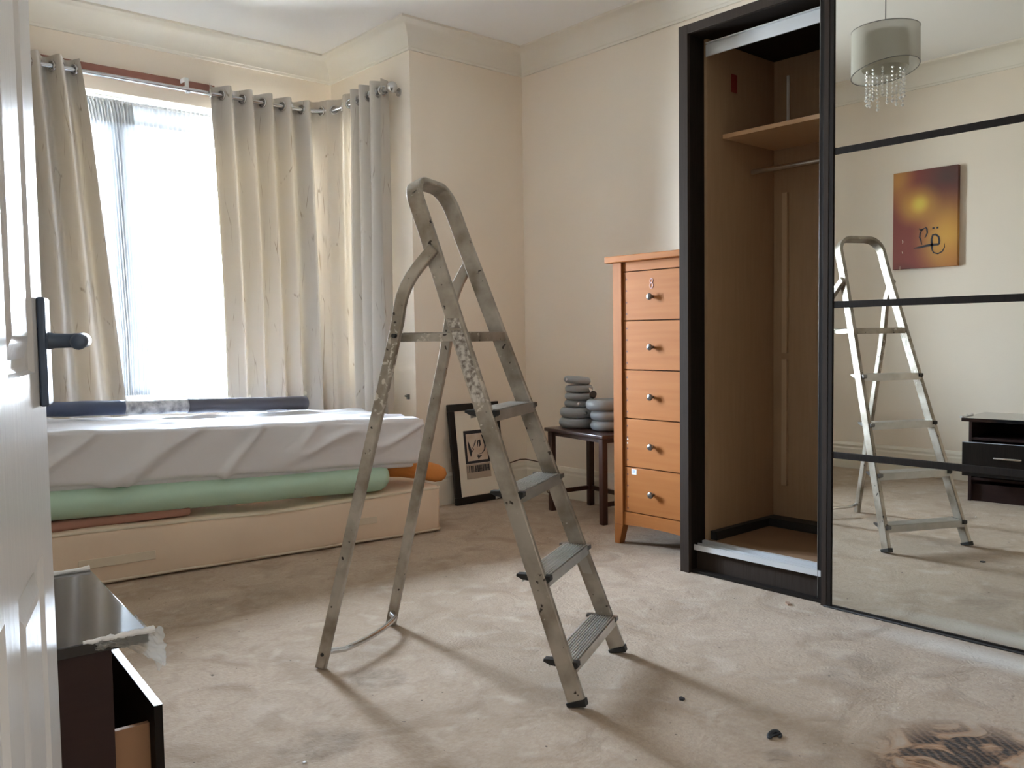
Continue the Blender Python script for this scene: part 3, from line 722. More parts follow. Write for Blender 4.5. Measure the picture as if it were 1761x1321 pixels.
wbox('side_panel', [(3.165, YI-0.016, 0.0, 3.70, YI, 2.316)], m_inter, bevel=0, label='oak coloured inner side panel')
wbox('back_panel', [(3.685, Y0+0.05, 0.0, 3.699, YI-0.017, 2.316)], m_inter, bevel=0, label='oak coloured back panel')
wbox('partition', [(3.18, 1.34, 0.16, 3.684, 1.358, 2.316)], m_inter, bevel=0)
wbox('floor_panel', [(3.165, Y0+0.05, 0.10, 3.684, YI-0.017, 0.130)], mat('brown_floor_board', (0.20, 0.115, 0.06), 0.7, noise_amt=0.3, noise_scale=8, col2=(0.24, 0.14, 0.075)), bevel=0)
wbox('plinth', [(3.105, Y0+0.05, 0.0, 3.125, YI, 0.098)], m_darkface, label='scuffed brown plinth board')
b = NB()
for c in ((3.085, Y0+0.05, 0.098, 3.165, YI, 0.110), (3.085, Y0+0.05, 0.110, 3.090, YI, 0.122), (3.112, Y0+0.05, 0.110, 3.117, YI, 0.124), (3.145, Y0+0.05, 0.110, 3.165, YI, 0.130)): box(b, *L2(*c))
obj('bottom_track', b, m_track, WR)
b = NB()
for c in ((3.150, Y0+0.05, 2.236, 3.156, YI-0.02, 2.286), (3.135, Y0+0.05, 2.286, 3.156, YI-0.03, 2.290)): box(b, *L2(*c))
obj('top_track', b, m_track, WR)
wbox('black_skirting', [(3.60, 1.36, 0.131, 3.684, YI-0.018, 0.170), (3.18, YI-0.052, 0.131, 3.60, YI-0.018, 0.170)], m_black, label='black strip along the foot of the inner walls')
wbox('shelf', [(3.275, 1.36, 1.905, 3.683, YI-0.018, 1.924)], mat('light_pine_shelf', (0.50, 0.31, 0.17), 0.5))
b = NB(); tube(b, [(0.455, -0.008, 1.785), (0.455, YI-0.018-1.37, 1.785)], 0.0125, 14); obj('hanging_rail', b, m_chrome, WR, smooth=True)
wbox('joining_strip', [(3.668, 2.235, 0.95, 3.684, 2.262, 1.70), (3.668, 2.235, 0.32, 3.684, 2.262, 0.92)], mat('pale_joining_strip', (0.46, 0.33, 0.21), 0.5), label='pale vertical joining strip on the back panel')
wbox('gap_light_strip', [(3.672, 2.230, 1.985, 3.684, 2.242, 2.235)], m_white, label='narrow white strip above the shelf, standing for light through a gap')  # light through a slit at the back, put in as white colour
wbox('red_label', [(3.34, YI-0.0185, 2.12, 3.385, YI-0.0165, 2.20)], mat('dark_red_label', (0.22, 0.02, 0.015), 0.6), label='small dark red label on the inner side panel')
# mirrored doors
def mdoor(x0, y0, y1, front):
    xa = x0-0.006
    d = wbox('sliding_door', [(x0+0.012, y0, 0.004, x0+0.026, y1, 2.300)], m_dark, bevel=0, label='front mirrored sliding door' if front else 'rear mirrored sliding door')
    wbox('door_stile', [(xa, y1-0.043, 0.0, x0+0.030, y1, 2.305)], m_dark, d)
    wbox('stile_strip', [(xa-0.001, y1-0.024, 0.003, xa-0.0001, y1-0.004, 2.300)] if front else [(xa-0.001, y1-0.004, 0.003, xa-0.0001, y1-0.001, 2.300)], m_darkface if front else m_gun, d)
    wbox('door_stile', [(xa, y0, 0.0, x0+0.030, y0+0.043, 2.305)], m_dark, d)
    zs = [0.011, 0.584, 1.148, 1.712, 2.290]
    for i, z in enumerate(zs):
        a, c = (z-0.012, z+0.013) if 0 < i < 4 else ((0.0, 0.012) if i == 0 else (2.28, 2.305))
        wbox('door_rail', [(x0-0.0035, y0+0.043, a, x0+0.012, y1-0.043, c)], m_dark, d)
    for i in range(4):
        wbox('mirror', [(x0, y0+0.043, (zs[i]+0.013 if i else 0.012), x0+0.010, y1-0.043, (zs[i+1]-0.012 if i < 3 else 2.28))], m_mirror, d, bevel=0)
wbox('gap_shadow_strip', [(3.034, 0.40, 0.001, 3.0470, 1.69, 0.006)], m_black, label='black strip standing for the shadow gap under the mirrored door')  # shadow of the gap below the door, laid in as black
mdoor(3.051, 0.40, 1.707, True)
mdoor(3.092, 0.42, 1.745, False)

# ------------------------------------------------------------------ chest of five drawers
CH = thing('chest_of_drawers', 'tall narrow honey pine chest of five drawers beside the wardrobe', 'chest of drawers', (3.24, 2.698, 0))
b = NB()
for s in (-1, 1):
    y0, y1 = (0.186, 0.243) if s > 0 else (-0.243, -0.186)
    for x0 in (0.0, 0.40):
        # post with a foot tapered on its inner side
        vs = [(x0, y0, 0.10), (x0+0.045, y0, 0.10), (x0+0.045, y1, 0.10), (x0, y1, 0.10)]
        box(b, (x0, y0, 0.10), (x0+0.045, y1, 1.402))
        yi = y0 if s > 0 else y1; yo = y1 if s > 0 else y0
        bt = [(x0, yo, 0), (x0+0.038, yo, 0), (x0+0.038, yi+s*0.022, 0), (x0, yi+s*0.022, 0)]
        tp = [(x0, yo, 0.0999), (x0+0.045, yo, 0.0999), (x0+0.045, yi, 0.0999), (x0, yi, 0.0999)]
        V = [b.verts.new(p) for p in bt+tp]
        for f in ((0, 1, 2, 3), (4, 5, 6, 7), (0, 1, 5, 4), (1, 2, 6, 5), (2, 3, 7, 6), (3, 0, 4, 7)): b.faces.new([V[i] for i in f])
    box(b, (0.045, y0+0.01, 0.12), (0.40, y1-0.006, 1.402))
box(b, (0.43, -0.186, 0.12), (0.44, 0.186, 1.402))
obj('body', b, m_pine_v, CH, bevel=0.002)
obj('inner_case', box(NB(), (0.034, -0.182, 0.125), (0.42, 0.182, 1.39)), mat('dark_drawer_gap', (0.05, 0.02, 0.01), 0.8), CH)
obj('top', box(NB(), (-0.022, -0.279, 1.402), (0.465, 0.279, 1.434)), m_pine, CH, bevel=0.004)
obj('top_rail', box(NB(), (0.012, -0.185, 1.357), (0.033, 0.185, 1.401)), m_pine, CH, bevel=0.001)
b = NB(); n = 20
for k in range(n):
    ya, yb = -0.185+0.37*k/n, -0.185+0.37*(k+1)/n
    za = 0.098+0.007*(1-((ya)/0.185)**2); zb = 0.098+0.007*(1-((yb)/0.185)**2)
    P = [(0.008, ya, za), (0.030, ya, za), (0.030, yb, zb), (0.008, yb, zb), (0.008, ya, 0.165), (0.030, ya, 0.165), (0.030, yb, 0.165), (0.008, yb, 0.165)]
    V = [b.verts.new(p) for p in P]
    for f in ((0, 1, 2, 3), (4, 5, 6, 7), (0, 1, 5, 4), (1, 2, 6, 5), (2, 3, 7, 6), (3, 0, 4, 7)): b.faces.new([V[i] for i in f])
bmesh.ops.remove_doubles(b, verts=b.verts, dist=0.0001)
obj('apron', b, m_pine, CH)
zz = [1.355, 1.115, 0.874, 0.634, 0.393, 0.167]
m_peg = mat('dark_wood_peg', (0.10, 0.032, 0.018), 0.6)
m_pine_hi = MATS['honey_pine_veneer']
for i in range(5):
    za, zb = zz[i+1]+0.0025, zz[i]-0.0025; zc = (za+zb)/2 + 0.0
    dr = obj('drawer', box(NB(), (0.012, -0.1810, za), (0.034, 0.1810, zb)), m_pine, CH, bevel=0.0015)
    b = NB(); lathe(b, [(0.0, 0.0), (0.0075, 0.0), (0.0065, 0.010), (0.008, 0.014), (0.0145, 0.018), (0.0165, 0.023), (0.0140, 0.029), (0.007, 0.032), (0, 0.033)], 20)
    bmesh.ops.transform(b, matrix=Matrix.Translation((0.012, 0, zc-0.008)) @ Matrix.Rotation(-PI/2, 4, 'Y'), verts=b.verts)
    obj('knob', b, m_gun, dr, smooth=True)
    for s in (-1, 1):
        for k in range(4): obj('peg', tube(NB(), [(0.0135, s*(0.162 if s > 0 else 0.173), zb-0.035-0.0565*k), (0.0114, s*(0.162 if s > 0 else 0.173), zb-0.035-0.0565*k)], 0.0045, 10), m_peg, dr)
# pink chalked 8 and stickers
top_dr = [c for c in CH.children if c.name.startswith('drawer')]
b = NB()
for cz, r in ((1.303, 0.0105), (1.280, 0.0125)):
    tube(b, [(0.0115, 0.004+r*0.75*math.cos(a), cz+r*math.sin(a)) for a in [2*PI*k/16 for k in range(16)]], 0.0026, 6, closed=True)
obj('chalk_number', b, mat('pale_pink_chalk', (0.90, 0.66, 0.66), 0.8), top_dr[0], label='number 8 chalked in pink')
b = NB(); box(b, (0.0105, 0.105, 0.357), (0.0119, 0.137, 0.385)); obj('sticker', b, m_white, top_dr[4], bevel=0.0006, label='rounded white sticker')
b = NB(); box(b, (0.0100, 0.112, 0.366), (0.0104, 0.130, 0.370)); box(b, (0.0100, 0.112, 0.373), (0.0104, 0.130, 0.379)); obj('sticker_print', b, mat('pale_blue_print', (0.35, 0.48, 0.62), 0.6), top_dr[4])
b = NB(); tube(b, [(0.0118, 0.161, 0.530), (0.0108, 0.161, 0.530)], 0.004, 10); tube(b, [(0.0118, 0.162, 0.511), (0.0108, 0.162, 0.511)], 0.004, 10); obj('white_dots', b, m_white, top_dr[3])

# ------------------------------------------------------------------ side table
tb = thing('side_table', 'small dark mahogany table behind the pine chest, carrying grey weights', 'table', (3.68, 3.478, 0), math.atan2(-0.158, 0.987))
for lx, ly in ((-0.143, 0.247), (-0.143, -0.247), (0.143, 0.247), (0.143, -0.247)):
    b = NB(); box(b, (lx-0.018, ly-0.018, 0), (lx+0.018, ly+0.018, 0.478)); obj('leg', b, m_mahog, tb, bevel=0.004)
obj('top', box(NB(), (-0.175, -0.283, 0.478), (0.175, 0.283, 0.500)), m_mahog, tb, bevel=0.005, segs=3)
for x_ in (-0.137, 0.127): obj('long_rail', box(NB(), (x_, -0.232, 0.452), (x_+0.010, 0.232, 0.4775)), m_mahog, tb)
for y_ in (0.238, -0.250): obj('end_rail', box(NB(), (-0.125, y_, 0.452), (0.125, y_+0.012, 0.4775)), m_mahog, tb)
for s in (-1, 1):
    b = NB(); box(b, (-0.125, s*0.247-0.008, 0.098), (0.125, s*0.247+0.008, 0.124)); obj('stretcher', b, m_mahog, tb, bevel=0.002)
b = NB(); box(b, (0.135, -0.229, 0.098), (0.151, 0.229, 0.124)); obj('stretcher', b, m_mahog, tb, bevel=0.002)

def plate(r, h, label, loc, plug_ang, tilt=None):
    t = thing('weight_plate', label, 'weight plate', loc, 0, 'grey weight plates on the side table')
    q = h/2*0.92
    pr_ = [(0.018, 0.004), (r-q, 0.001)] + [(r-q+q*math.sin(PI*k/12), h/2-h/2*math.cos(PI*k/12)) for k in range(1, 12)] + [(r-q, h-0.001), (0.032, h-0.004), (0.018, h-0.008), (0.018, 0.004)]
    obj('disc', lathe(NB(), pr_, 40), m_vinyl, t, smooth=True, angle=60)
    b = NB(); a = plug_ang; c = Vector((math.cos(a), math.sin(a), 0)); p = c*(r-0.006)+Vector((0, 0, h/2))
    tube(b, [p, p+c*0.008, p+c*0.010], [0.010, 0.010, 0.006], 14)
    obj('filler_plug', b, m_rodm, t, smooth=True)
    if tilt: t.rotation_euler = tilt
    return t
VW = math.atan2(-3.66, -3.70)   # towards the room
z = 0.501
plate(0.117, 0.060, 'large grey weight plate at the bottom of the taller pile', (3.70, 3.640, z), VW+2.6)
plate(0.115, 0.060, 'large grey weight plate, second from bottom of the taller pile', (3.703, 3.637, z+0.0605), VW+0.35)
z2 = z+0.121
plate(0.077, 0.042, 'small grey weight plate low in the taller pile, its silver plug facing the room', (3.69, 3.640, z2+0.001), VW+0.10)
plate(0.083, 0.043, 'small grey weight plate in the middle of the taller pile', (3.685, 3.622, z2+0.0445), VW+2.5)
plate(0.083, 0.043, 'small grey weight plate just under the tilted top one', (3.685, 3.618, z2+0.089), VW+2.8)
plate(0.080, 0.043, 'small grey weight plate tilted on top of the taller pile', (3.690, 3.640, z2+0.138), VW-0.9, (R(4), R(4), 0))
plate(0.100, 0.057, 'grey weight plate at the bottom of the shorter pile', (3.690, 3.395, z), VW+2.6)
plate(0.100, 0.057, 'grey weight plate in the middle of the shorter pile', (3.692, 3.397, z+0.0575), VW+2.9)
plate(0.110, 0.064, 'grey weight plate on top of the shorter pile', (3.685, 3.412, z+0.115), VW+2.3)
t = thing('spinlock_collar', 'steel screw collar lying on the shorter pile of weights', 'collar', (3.650, 3.470, z+0.181)); t.rotation_euler = (R(0), R(20), R(50))
obj('ring', tube(NB(), [(-0.018, 0, 0.022), (0.018, 0, 0.022)], 0.019, 20), m_black, t, smooth=True)
obj('screw', tube(NB(), [(0.0, 0, 0.03), (0.0, 0.02, 0.06)], 0.008, 12), m_rodm, t, smooth=True)

# ------------------------------------------------------------------ framed print leaning on the alcove wall
lean = math.atan2(0.075, 0.62)
pf = thing('framed_print', 'black framed print with wide ivory mount leaning on the wall on the carpet', 'picture', (3.243, 4.248, 0.004), R(-0.5)); pf.rotation_euler = (-lean, 0, R(-0.5))
W_, H_ = 0.405, 0.628
b = NB(); box(b, (0, 0, 0), (W_, 0.022, 0.045)); box(b, (0, 0, H_-0.045), (W_, 0.022, H_)); box(b, (0, 0, 0.045), (0.045, 0.022, H_-0.045)); box(b, (W_-0.045, 0, 0.045), (W_, 0.022, H_-0.045))
obj('frame', b, m_blackfr, pf, bevel=0.003)
obj('mount', box(NB(), (0.044, 0.010, 0.044), (W_-0.044, 0.014, H_-0.044)), m_matbd, pf)
def flat(nm, boxes, m, parent, label=None, lay=0):
    b = NB()
    for (u0, v0, u1, v1) in boxes: box(b, (u0, 0.0085-0.0008*lay, v0), (u1, 0.0100-0.0008*lay, v1))
    return obj(nm, b, m, parent, label=label)
m_ink = mat('print_ink', (0.030, 0.030, 0.038), 0.7); m_buff = mat('print_paper', (0.60, 0.46, 0.36), 0.8, noise_amt=0.2, noise_scale=14, col2=(0.70, 0.64, 0.56)); m_buff2 = mat('print_caption_strip', (0.46, 0.38, 0.30), 0.8)
flat('print_border', [(0.105, 0.245, 0.300, 0.455)], m_ink, pf, lay=0)
flat('print_picture', [(0.122, 0.262, 0.284, 0.433)], m_buff, pf, lay=1)
flat('print_caption', [(0.105, 0.150, 0.300, 0.242)], m_buff2, pf, lay=0)
bl = []; x = 0.112; random.seed(3)
while x < 0.290:
    w = random.choice((0.004, 0.006, 0.009)); bl.append((x, 0.190, x+w, 0.232)); x += w+random.choice((0.0025, 0.003, 0.009))
    if random.random() < 0.4: bl.append((x-0.010, 0.205, x, 0.210))
flat('print_lettering', bl, m_ink, pf, 'row of narrow dark letters', lay=1)
b = NB()
def stroke(bm, pts, ws, y):
    P = [Vector((p[0], y, p[1])) for p in pts]; pl = []
    for i, p in enumerate(P):
        t_ = (P[min(i+1, len(P)-1)]-P[max(i-1, 0)]).normalized(); nn = Vector((-t_.z, 0, t_.x)); w = ws[i] if isinstance(ws, list) else ws
        pl.append((bm.verts.new(p+nn*w/2), bm.verts.new(p-nn*w/2), bm.verts.new(p+nn*w/2+Vector((0, 0.0006, 0))), bm.verts.new(p-nn*w/2+Vector((0, 0.0006, 0)))))
    for a, c in zip(pl[:-1], pl[1:]):
        bm.faces.new((a[0], c[0], c[1], a[1])); bm.faces.new((a[2], a[3], c[3], c[2])); bm.faces.new((a[0], a[2], c[2], c[0])); bm.faces.new((a[1], c[1], c[3], a[3]))
stroke(b, [(0.245, 0.425), (0.262, 0.395), (0.270, 0.355), (0.262, 0.325), (0.240, 0.305), (0.215, 0.300)], [0.004, 0.018, 0.014, 0.008, 0.005, 0.002], 0.0072)
stroke(b, [(0.135, 0.385), (0.142, 0.350), (0.150, 0.315), (0.148, 0.290)], [0.006, 0.018, 0.022, 0.005], 0.0072)
stroke(b, [(0.175, 0.350), (0.190, 0.375), (0.198, 0.395)], [0.003, 0.009, 0.004], 0.0072)
stroke(b, [(0.205, 0.345), (0.215, 0.385), (0.228, 0.390), (0.230, 0.360), (0.218, 0.345)], [0.004, 0.010, 0.012, 0.014, 0.004], 0.0072)
stroke(b, [(0.160, 0.320), (0.175, 0.335), (0.165, 0.345)], 0.006, 0.0072)
stroke(b, [(0.195, 0.290), (0.212, 0.283), (0.235, 0.290)], [0.004, 0.016, 0.005], 0.0072)
stroke(b, [(0.205, 0.300), (0.210, 0.270)], [0.004, 0.010], 0.0072)
obj('print_brushwork', b, m_ink, pf)

# cable on the skirting, wall bracket
b = NB(); tube(b, [(3.66, 4.325, 0.195), (3.72, 4.328, 0.203), (3.78, 4.330, 0.214), (3.84, 4.330, 0.222), (3.885, 4.320, 0.220), (3.905, 4.27, 0.214), (3.915, 4.22, 0.208), (3.915, 4.19, 0.170), (3.905, 4.16, 0.10), (3.90, 4.13, 0.02), (3.88, 4.02, 0.006)], 0.004, 8)
tag(obj('cable', b, m_cable, smooth=True), 'thin brown cable running over the skirting board in the corner', 'cable')
b = NB(); box(b, (XB-0.012, 4.425, 0.67), (XB-0.001, 4.445, 0.70)); tube(b, [(XB-0.012, 4.435, 0.685), (XB-0.03, 4.435, 0.692)], 0.005, 8)
tag(obj('wall_hook', b, m_gun), 'tiny grey hook on the white bay edge just above the mattress', 'hook')

# ------------------------------------------------------------------ panelled door at the left
DX, DY = 0.316, 1.382; DA = math.atan2(-0.324, 0.946)      # local +Y along the door from hinge to edge
e = Vector((0.324, 0.946, 0))
hinge = Vector((DX, DY, 0)) - e*0.76
D = sthing('door_1'); D.location = (hinge.x, hinge.y, 0); D.rotation_euler = (0, 0, DA)
TH = 0.036
b = NB()
cols = [(0.0, 0.110), (0.335, 0.425), (0.650, 0.760)]
pans = [(0.110, 0.335), (0.425, 0.650)]
rows_ = [(0.008, 0.23), (0.770, 1.010), (1.55, 1.65), (1.865, 1.985)]
prow = [(0.23, 0.770), (1.010, 1.55), (1.65, 1.865)]
def face(bm, pts): bm.faces.new([bm.verts.new(p) for p in pts])
for side in (0, 1):
    X = 0.0 if side == 0 else -TH; sg = -1 if side == 0 else 1
    for a, c in cols: face(b, [(X, a, 0.008), (X, c, 0.008), (X, c, 1.985), (X, a, 1.985)])
    for (a, c) in pans:
        for (z0, z1) in rows_: face(b, [(X, a, z0), (X, c, z0), (X, c, z1), (X, a, z1)])
for ys in ((0.0, 0.76),):
    face(b, [(0, 0, 0.008), (-TH, 0, 0.008), (-TH, 0, 1.985), (0, 0, 1.985)]); face(b, [(0, 0.76, 0.008), (-TH, 0.76, 0.008), (-TH, 0.76, 1.985), (0, 0.76, 1.985)])
face(b, [(0, 0, 0.008), (-TH, 0, 0.008), (-TH, 0.76, 0.008), (0, 0.76, 0.008)]); face(b, [(0, 0, 1.985), (-TH, 0, 1.985), (-TH, 0.76, 1.985), (0, 0.76, 1.985)])
obj('door_frame', b, m_door, D)
def rings_panel(y0, y1, z0, z1, X, sg):
    bm = NB(); prs = [(0.0, 0.0), (0.004, 0.007), (0.010, 0.009), (0.020, 0.009), (0.040, 0.002), (0.048, 0.0005)]; last = None
    for ins, dep in prs:
        vs = [bm.verts.new((X+sg*dep, y, z)) for y, z in ((y0+ins, z0+ins), (y1-ins, z0+ins), (y1-ins, z1-ins), (y0+ins, z1-ins))]
        if last:
            for k in range(4): bm.faces.new((last[k], last[(k+1) % 4], vs[(k+1) % 4], vs[k]))
        last = vs
    bm.faces.new(last); return bm
for (a, c) in pans:
    for (z0, z1) in prow:
        obj('door_panel', rings_panel(a, c, z0, z1, 0.0, -1), m_door, D); obj('door_panel', rings_panel(a, c, z0, z1, -TH, 1), m_door, D)
b = NB(); box(b, (0.0002, 0.690, 0.962), (0.011, 0.748, 1.112)); hp = obj('handle_plate', b, m_handle, D, bevel=0.003)
b = NB(); yl = 0.722; zl = 1.052
tube(b, [(0.009, yl, zl), (0.018, yl, zl), (0.038, yl, zl), (0.047, yl-0.003, zl), (0.053, yl-0.011, zl), (0.056, yl-0.024, zl), (0.056, yl-0.07, zl), (0.056, yl-0.108, zl-0.002), (0.056, yl-0.114, zl-0.002)], [0.013, 0.0105, 0.010, 0.0105, 0.011, 0.0105, 0.010, 0.0105, 0.006], 18)
obj('door_handle', b, m_handle, D, smooth=True, angle=60)
b = NB(); box(b, (-TH-0.009, 0.700, 0.962), (-TH-0.0002, 0.745, 1.112)); obj('handle_plate', b, m_handle, D, bevel=0.003)
b = NB()
for hz in (0.25, 1.0, 1.75): tube(b, [(0.002, -0.006, hz-0.045), (0.002, -0.006, hz+0.045)], 0.006, 10)
obj('hinge', b, m_chrome, D, smooth=True)
b = NB(); box(b, (0.046, 0.50, 0), (0.066, 0.656, 2.03)); struct('trim_2', b, m_trimw, bevel=0.003)

# ------------------------------------------------------------------ small TV cabinet by the door
TA = -0.087
TV = thing('television_cabinet', 'small dark wenge cabinet with shiny black top beside the white door, drawer pulled out', 'cabinet', (0.47, 1.66, 0), TA)
b = NB()
box(b, (-0.40, 0.0, 0.0), (0.0, 0.018, 0.492)); box(b, (-0.40, 0.482, 0.0), (0.0, 0.50, 0.492)); box(b, (-0.40, 0.018, 0.02), (-0.388, 0.482, 0.492)); box(b, (-0.388, 0.018, 0.375), (-0.004, 0.482, 0.390)); box(b, (-0.388, 0.018, 0.13), (-0.004, 0.482, 0.145))
obj('carcase', b, m_tvbody, TV, bevel=0.001)
obj('plinth', box(NB(), (-0.035, 0.018, 0.0), (-0.020, 0.482, 0.105)), m_tvbody, TV)
obj('top', box(NB(), (-0.41, -0.015, 0.4925), (0.062, 0.525, 0.514)), m_tvtop, TV, bevel=0.002)
b = NB(); box(b, (0.066, -0.012, 0.165), (0.082, 0.512, 0.368)); dr = obj('drawer', b, m_dark, TV, bevel=0.001)
b = NB(); box(b, (0.0662, -0.0121, 0.3682), (0.0818, 0.5121, 0.3697)); obj('drawer_edging', b, mat('pale_blue_edging', (0.62, 0.70, 0.80), 0.4), dr, label='pale edging along the top of the drawer front')
b = NB(); box(b, (-0.32, 0.024, 0.17), (0.0655, 0.036, 0.325)); box(b, (-0.32, 0.464, 0.17), (0.0655, 0.476, 0.325)); box(b, (-0.32, 0.036, 0.17), (-0.308, 0.464, 0.325)); box(b, (-0.308, 0.036, 0.175), (0.0655, 0.464, 0.182))
obj('drawer_box', b, m_rawply, dr)
b = NB(); tube(b, [(0.082, 0.19, 0.285), (0.106, 0.19, 0.285), (0.110, 0.195, 0.285), (0.110, 0.325, 0.285), (0.106, 0.33, 0.285), (0.082, 0.33, 0.285)], 0.006, 10); obj('handle', b, m_chrome, dr, smooth=True)
# crumpled plastic film left on the edges of the top
b = NB(); nx_, ny_ = 46, 22; rows_f = []
for j in range(ny_+1):
    v = j/ny_; row = []
    for i in range(nx_+1):
        u = i/nx_
        x = -0.03+0.115*u; 
        hang = v*(0.018+0.055*max(0, (u-0.35)/0.65)**1.2)
        y = -0.017-0.014*math.sin(PI*v*0.9)*(0.5+u) + 0.006*noise.noise(Vector((u*9, v*6, 1)))
        zf = 0.517-hang+0.005*noise.noise(Vector((u*14, v*8, 5)))
        row.append(b.verts.new((x+0.006*noise.noise(Vector((u*7, v*9, 8))), y, zf)))
    rows_f.append(row)
for a, c in zip(rows_f[:-1], rows_f[1:]):
    for i in range(nx_): b.faces.new((a[i], a[i+1], c[i+1], c[i]))
# over the front corner
rows_f = []
for j in range(17):
    v = j/16; row = []
    for i in range(21):
        u = i/20; yy = -0.03+0.13*u
        row.append(b.verts.new((0.064+0.018*math.sin(PI*v*0.8)*(1-u)+0.004*noise.noise(Vector((u*9, v*9, 2))), yy, 0.518-0.075*v*(1-u)**0.7-0.004+0.004*noise.noise(Vector((u*8, v*9, 4))))))
    rows_f.append(row)
for a, c in zip(rows_f[:-1], rows_f[1:]):
    for i in range(20): b.faces.new((a[i], a[i+1], c[i+1], c[i]))
obj('plastic_film', b, m_film, TV, smooth=True, angle=180, label='loose clear plastic film on the near corner of the top')
m_filmw = mat('crumpled_film_edge', (0.72, 0.73, 0.74), 0.25, coat=0.6)
b = NB()
pts = [(-0.05+0.12*k/16, -0.019+0.004*noise.noise(Vector((k*0.9, 0, 0))), 0.517+0.003*noise.noise(Vector((k*0.8, 3, 0)))) for k in range(17)]
tube(b, pts, [0.003+0.0045*abs(noise.noise(Vector((k*1.7, 9, 0)))) + 0.003*(k/16) for k in range(17)], 8)
obj('crumpled_edge', b, m_filmw, TV, smooth=True, label='crumpled white film along the near edge of the top')
b = NB()
pts = [(-0.17+0.23*k/12, 0.527+0.003*noise.noise(Vector((k*0.9, 5, 0))), 0.518+0.004*noise.noise(Vector((k*1.3, 3, 0)))) for k in range(13)]
tube(b, pts, [0.005+0.006*abs(noise.noise(Vector((k*1.7, 2, 0)))) for k in range(13)], 8)
obj('crumpled_edge', b, m_filmw, TV, smooth=True, label='crumpled white film along the far edge of the top')

# ------------------------------------------------------------------ canvas picture on the left wall (seen in the mirror)
cv = thing('canvas_picture', 'red and golden canvas with dark calligraphy hanging on the left wall, seen in the mirror', 'picture', (XL+0.001, 2.745, 1.835))
mcan = bpy.data.materials.new('sunset_canvas'); mcan.use_nodes = True
nt = mcan.node_tree; L = nt.links; bb = nt.nodes['Principled BSDF']; bb.inputs['Roughness'].default_value = 0.5
tc = nt.nodes.new('ShaderNodeTexCoord')
def blob(prev, y, z, ry, rz, col, k=1.0):
    s = nt.nodes.new('ShaderNodeVectorMath'); s.operation = 'SUBTRACT'; L.new(tc.outputs['Object'], s.inputs[0]); s.inputs[1].default_value = (0, y, z)
    w = nt.nodes.new('ShaderNodeVectorMath'); w.operation = 'MULTIPLY'; L.new(s.outputs[0], w.inputs[0]); w.inputs[1].default_value = (0, 1/ry, 1/rz)
    l = nt.nodes.new('ShaderNodeVectorMath'); l.operation = 'LENGTH'; L.new(w.outputs[0], l.inputs[0])
    r = nt.nodes.new('ShaderNodeMapRange'); r.interpolation_type = 'SMOOTHSTEP'; r.inputs['From Min'].default_value = 1; r.inputs['From Max'].default_value = 0; r.inputs['To Max'].default_value = k; L.new(l.outputs['Value'], r.inputs['Value'])
    m = nt.nodes.new('ShaderNodeMix'); m.data_type = 'RGBA'; L.new(r.outputs[0], m.inputs[0])
    if isinstance(prev, tuple): m.inputs[6].default_value = (*prev, 1)
    else: L.new(prev, m.inputs[6])
    m.inputs[7].default_value = (*col, 1); return m.outputs[2]
c = (0.22, 0.035, 0.022)
c = blob(c, -0.16, 0.27, 0.27, 0.34, (0.075, 0.03, 0.025)); c = blob(c, -0.12, 0.12, 0.16, 0.16, (0.16, 0.03, 0.02), 0.9)
c = blob(c, 0.20, 0.33, 0.16, 0.30, (0.55, 0.26, 0.05), 0.85); c = blob(c, -0.15, -0.14, 0.26, 0.36, (0.62, 0.33, 0.05))
c = blob(c, -0.17, -0.30, 0.17, 0.18, (0.50, 0.20, 0.03), 0.6); c = blob(c, 0.05, 0.10, 0.20, 0.18, (0.66, 0.36, 0.05), 0.85)
c = blob(c, 0.035, 0.105, 0.085, 0.085, (0.70, 0.52, 0.07))
c = blob(c, 0.16, -0.36, 0.16, 0.08, (0.09, 0.02, 0.015), 0.7)
L.new(c, bb.inputs['Base Color'])
obj('canvas', box(NB(), (0, -0.225, -0.345), (0.035, 0.225, 0.345)), mcan, cv, bevel=0.002)
b = NB()
def cs(pts, ws):   # picture as read in the mirror: u left to right, v top to bottom
    P = [Vector((0.0356, 0.225-0.45*(x-107)/678, 0.345-0.69*(y-190)/990)) for x, y in pts]; pl = []
    for i, p in enumerate(P):
        t_ = (P[min(i+1, len(P)-1)]-P[max(i-1, 0)]).normalized(); nn = Vector((0, -t_.z, t_.y)); w = ws[i] if isinstance(ws, list) else ws
        pl.append([b.verts.new(p+nn*w/2*s+Vector((dx, 0, 0))) for dx in (0, 0.0008) for s in (1, -1)])
    for a, d in zip(pl[:-1], pl[1:]):
        b.faces.new((a[0], d[0], d[1], a[1])); b.faces.new((a[2], a[3], d[3], d[2])); b.faces.new((a[0], a[2], d[2], d[0])); b.faces.new((a[1], d[1], d[3], a[3]))
cs([(388, 780), (410, 800), (435, 790), (450, 780)], [0.004, 0.012, 0.010, 0.004]); cs([(425, 790), (402, 830), (397, 870), (412, 905), (420, 945)], [0.005, 0.009, 0.010, 0.009, 0.006])
cs([(455, 768), (472, 790), (478, 830), (462, 865), (450, 880)], [0.005, 0.012, 0.010, 0.008, 0.003])
cs([(335, 975), (400, 970), (470, 960), (530, 955), (600, 955)], [0.004, 0.014, 0.016, 0.018, 0.014])
cs([(525, 960), (523, 900), (535, 858), (565, 855), (595, 880), (604, 920), (600, 958)], [0.016, 0.013, 0.012, 0.013, 0.013, 0.014, 0.012])
cs([(528, 955), (528, 1000), (545, 1035), (590, 1050), (635, 1030), (656, 990), (655, 950)], [0.013, 0.010, 0.008, 0.009, 0.008, 0.006, 0.002])
cs([(530, 790), (552, 790)], 0.012); cs([(572, 788), (594, 788)], 0.012)
obj('calligraphy', b, m_ink, cv)
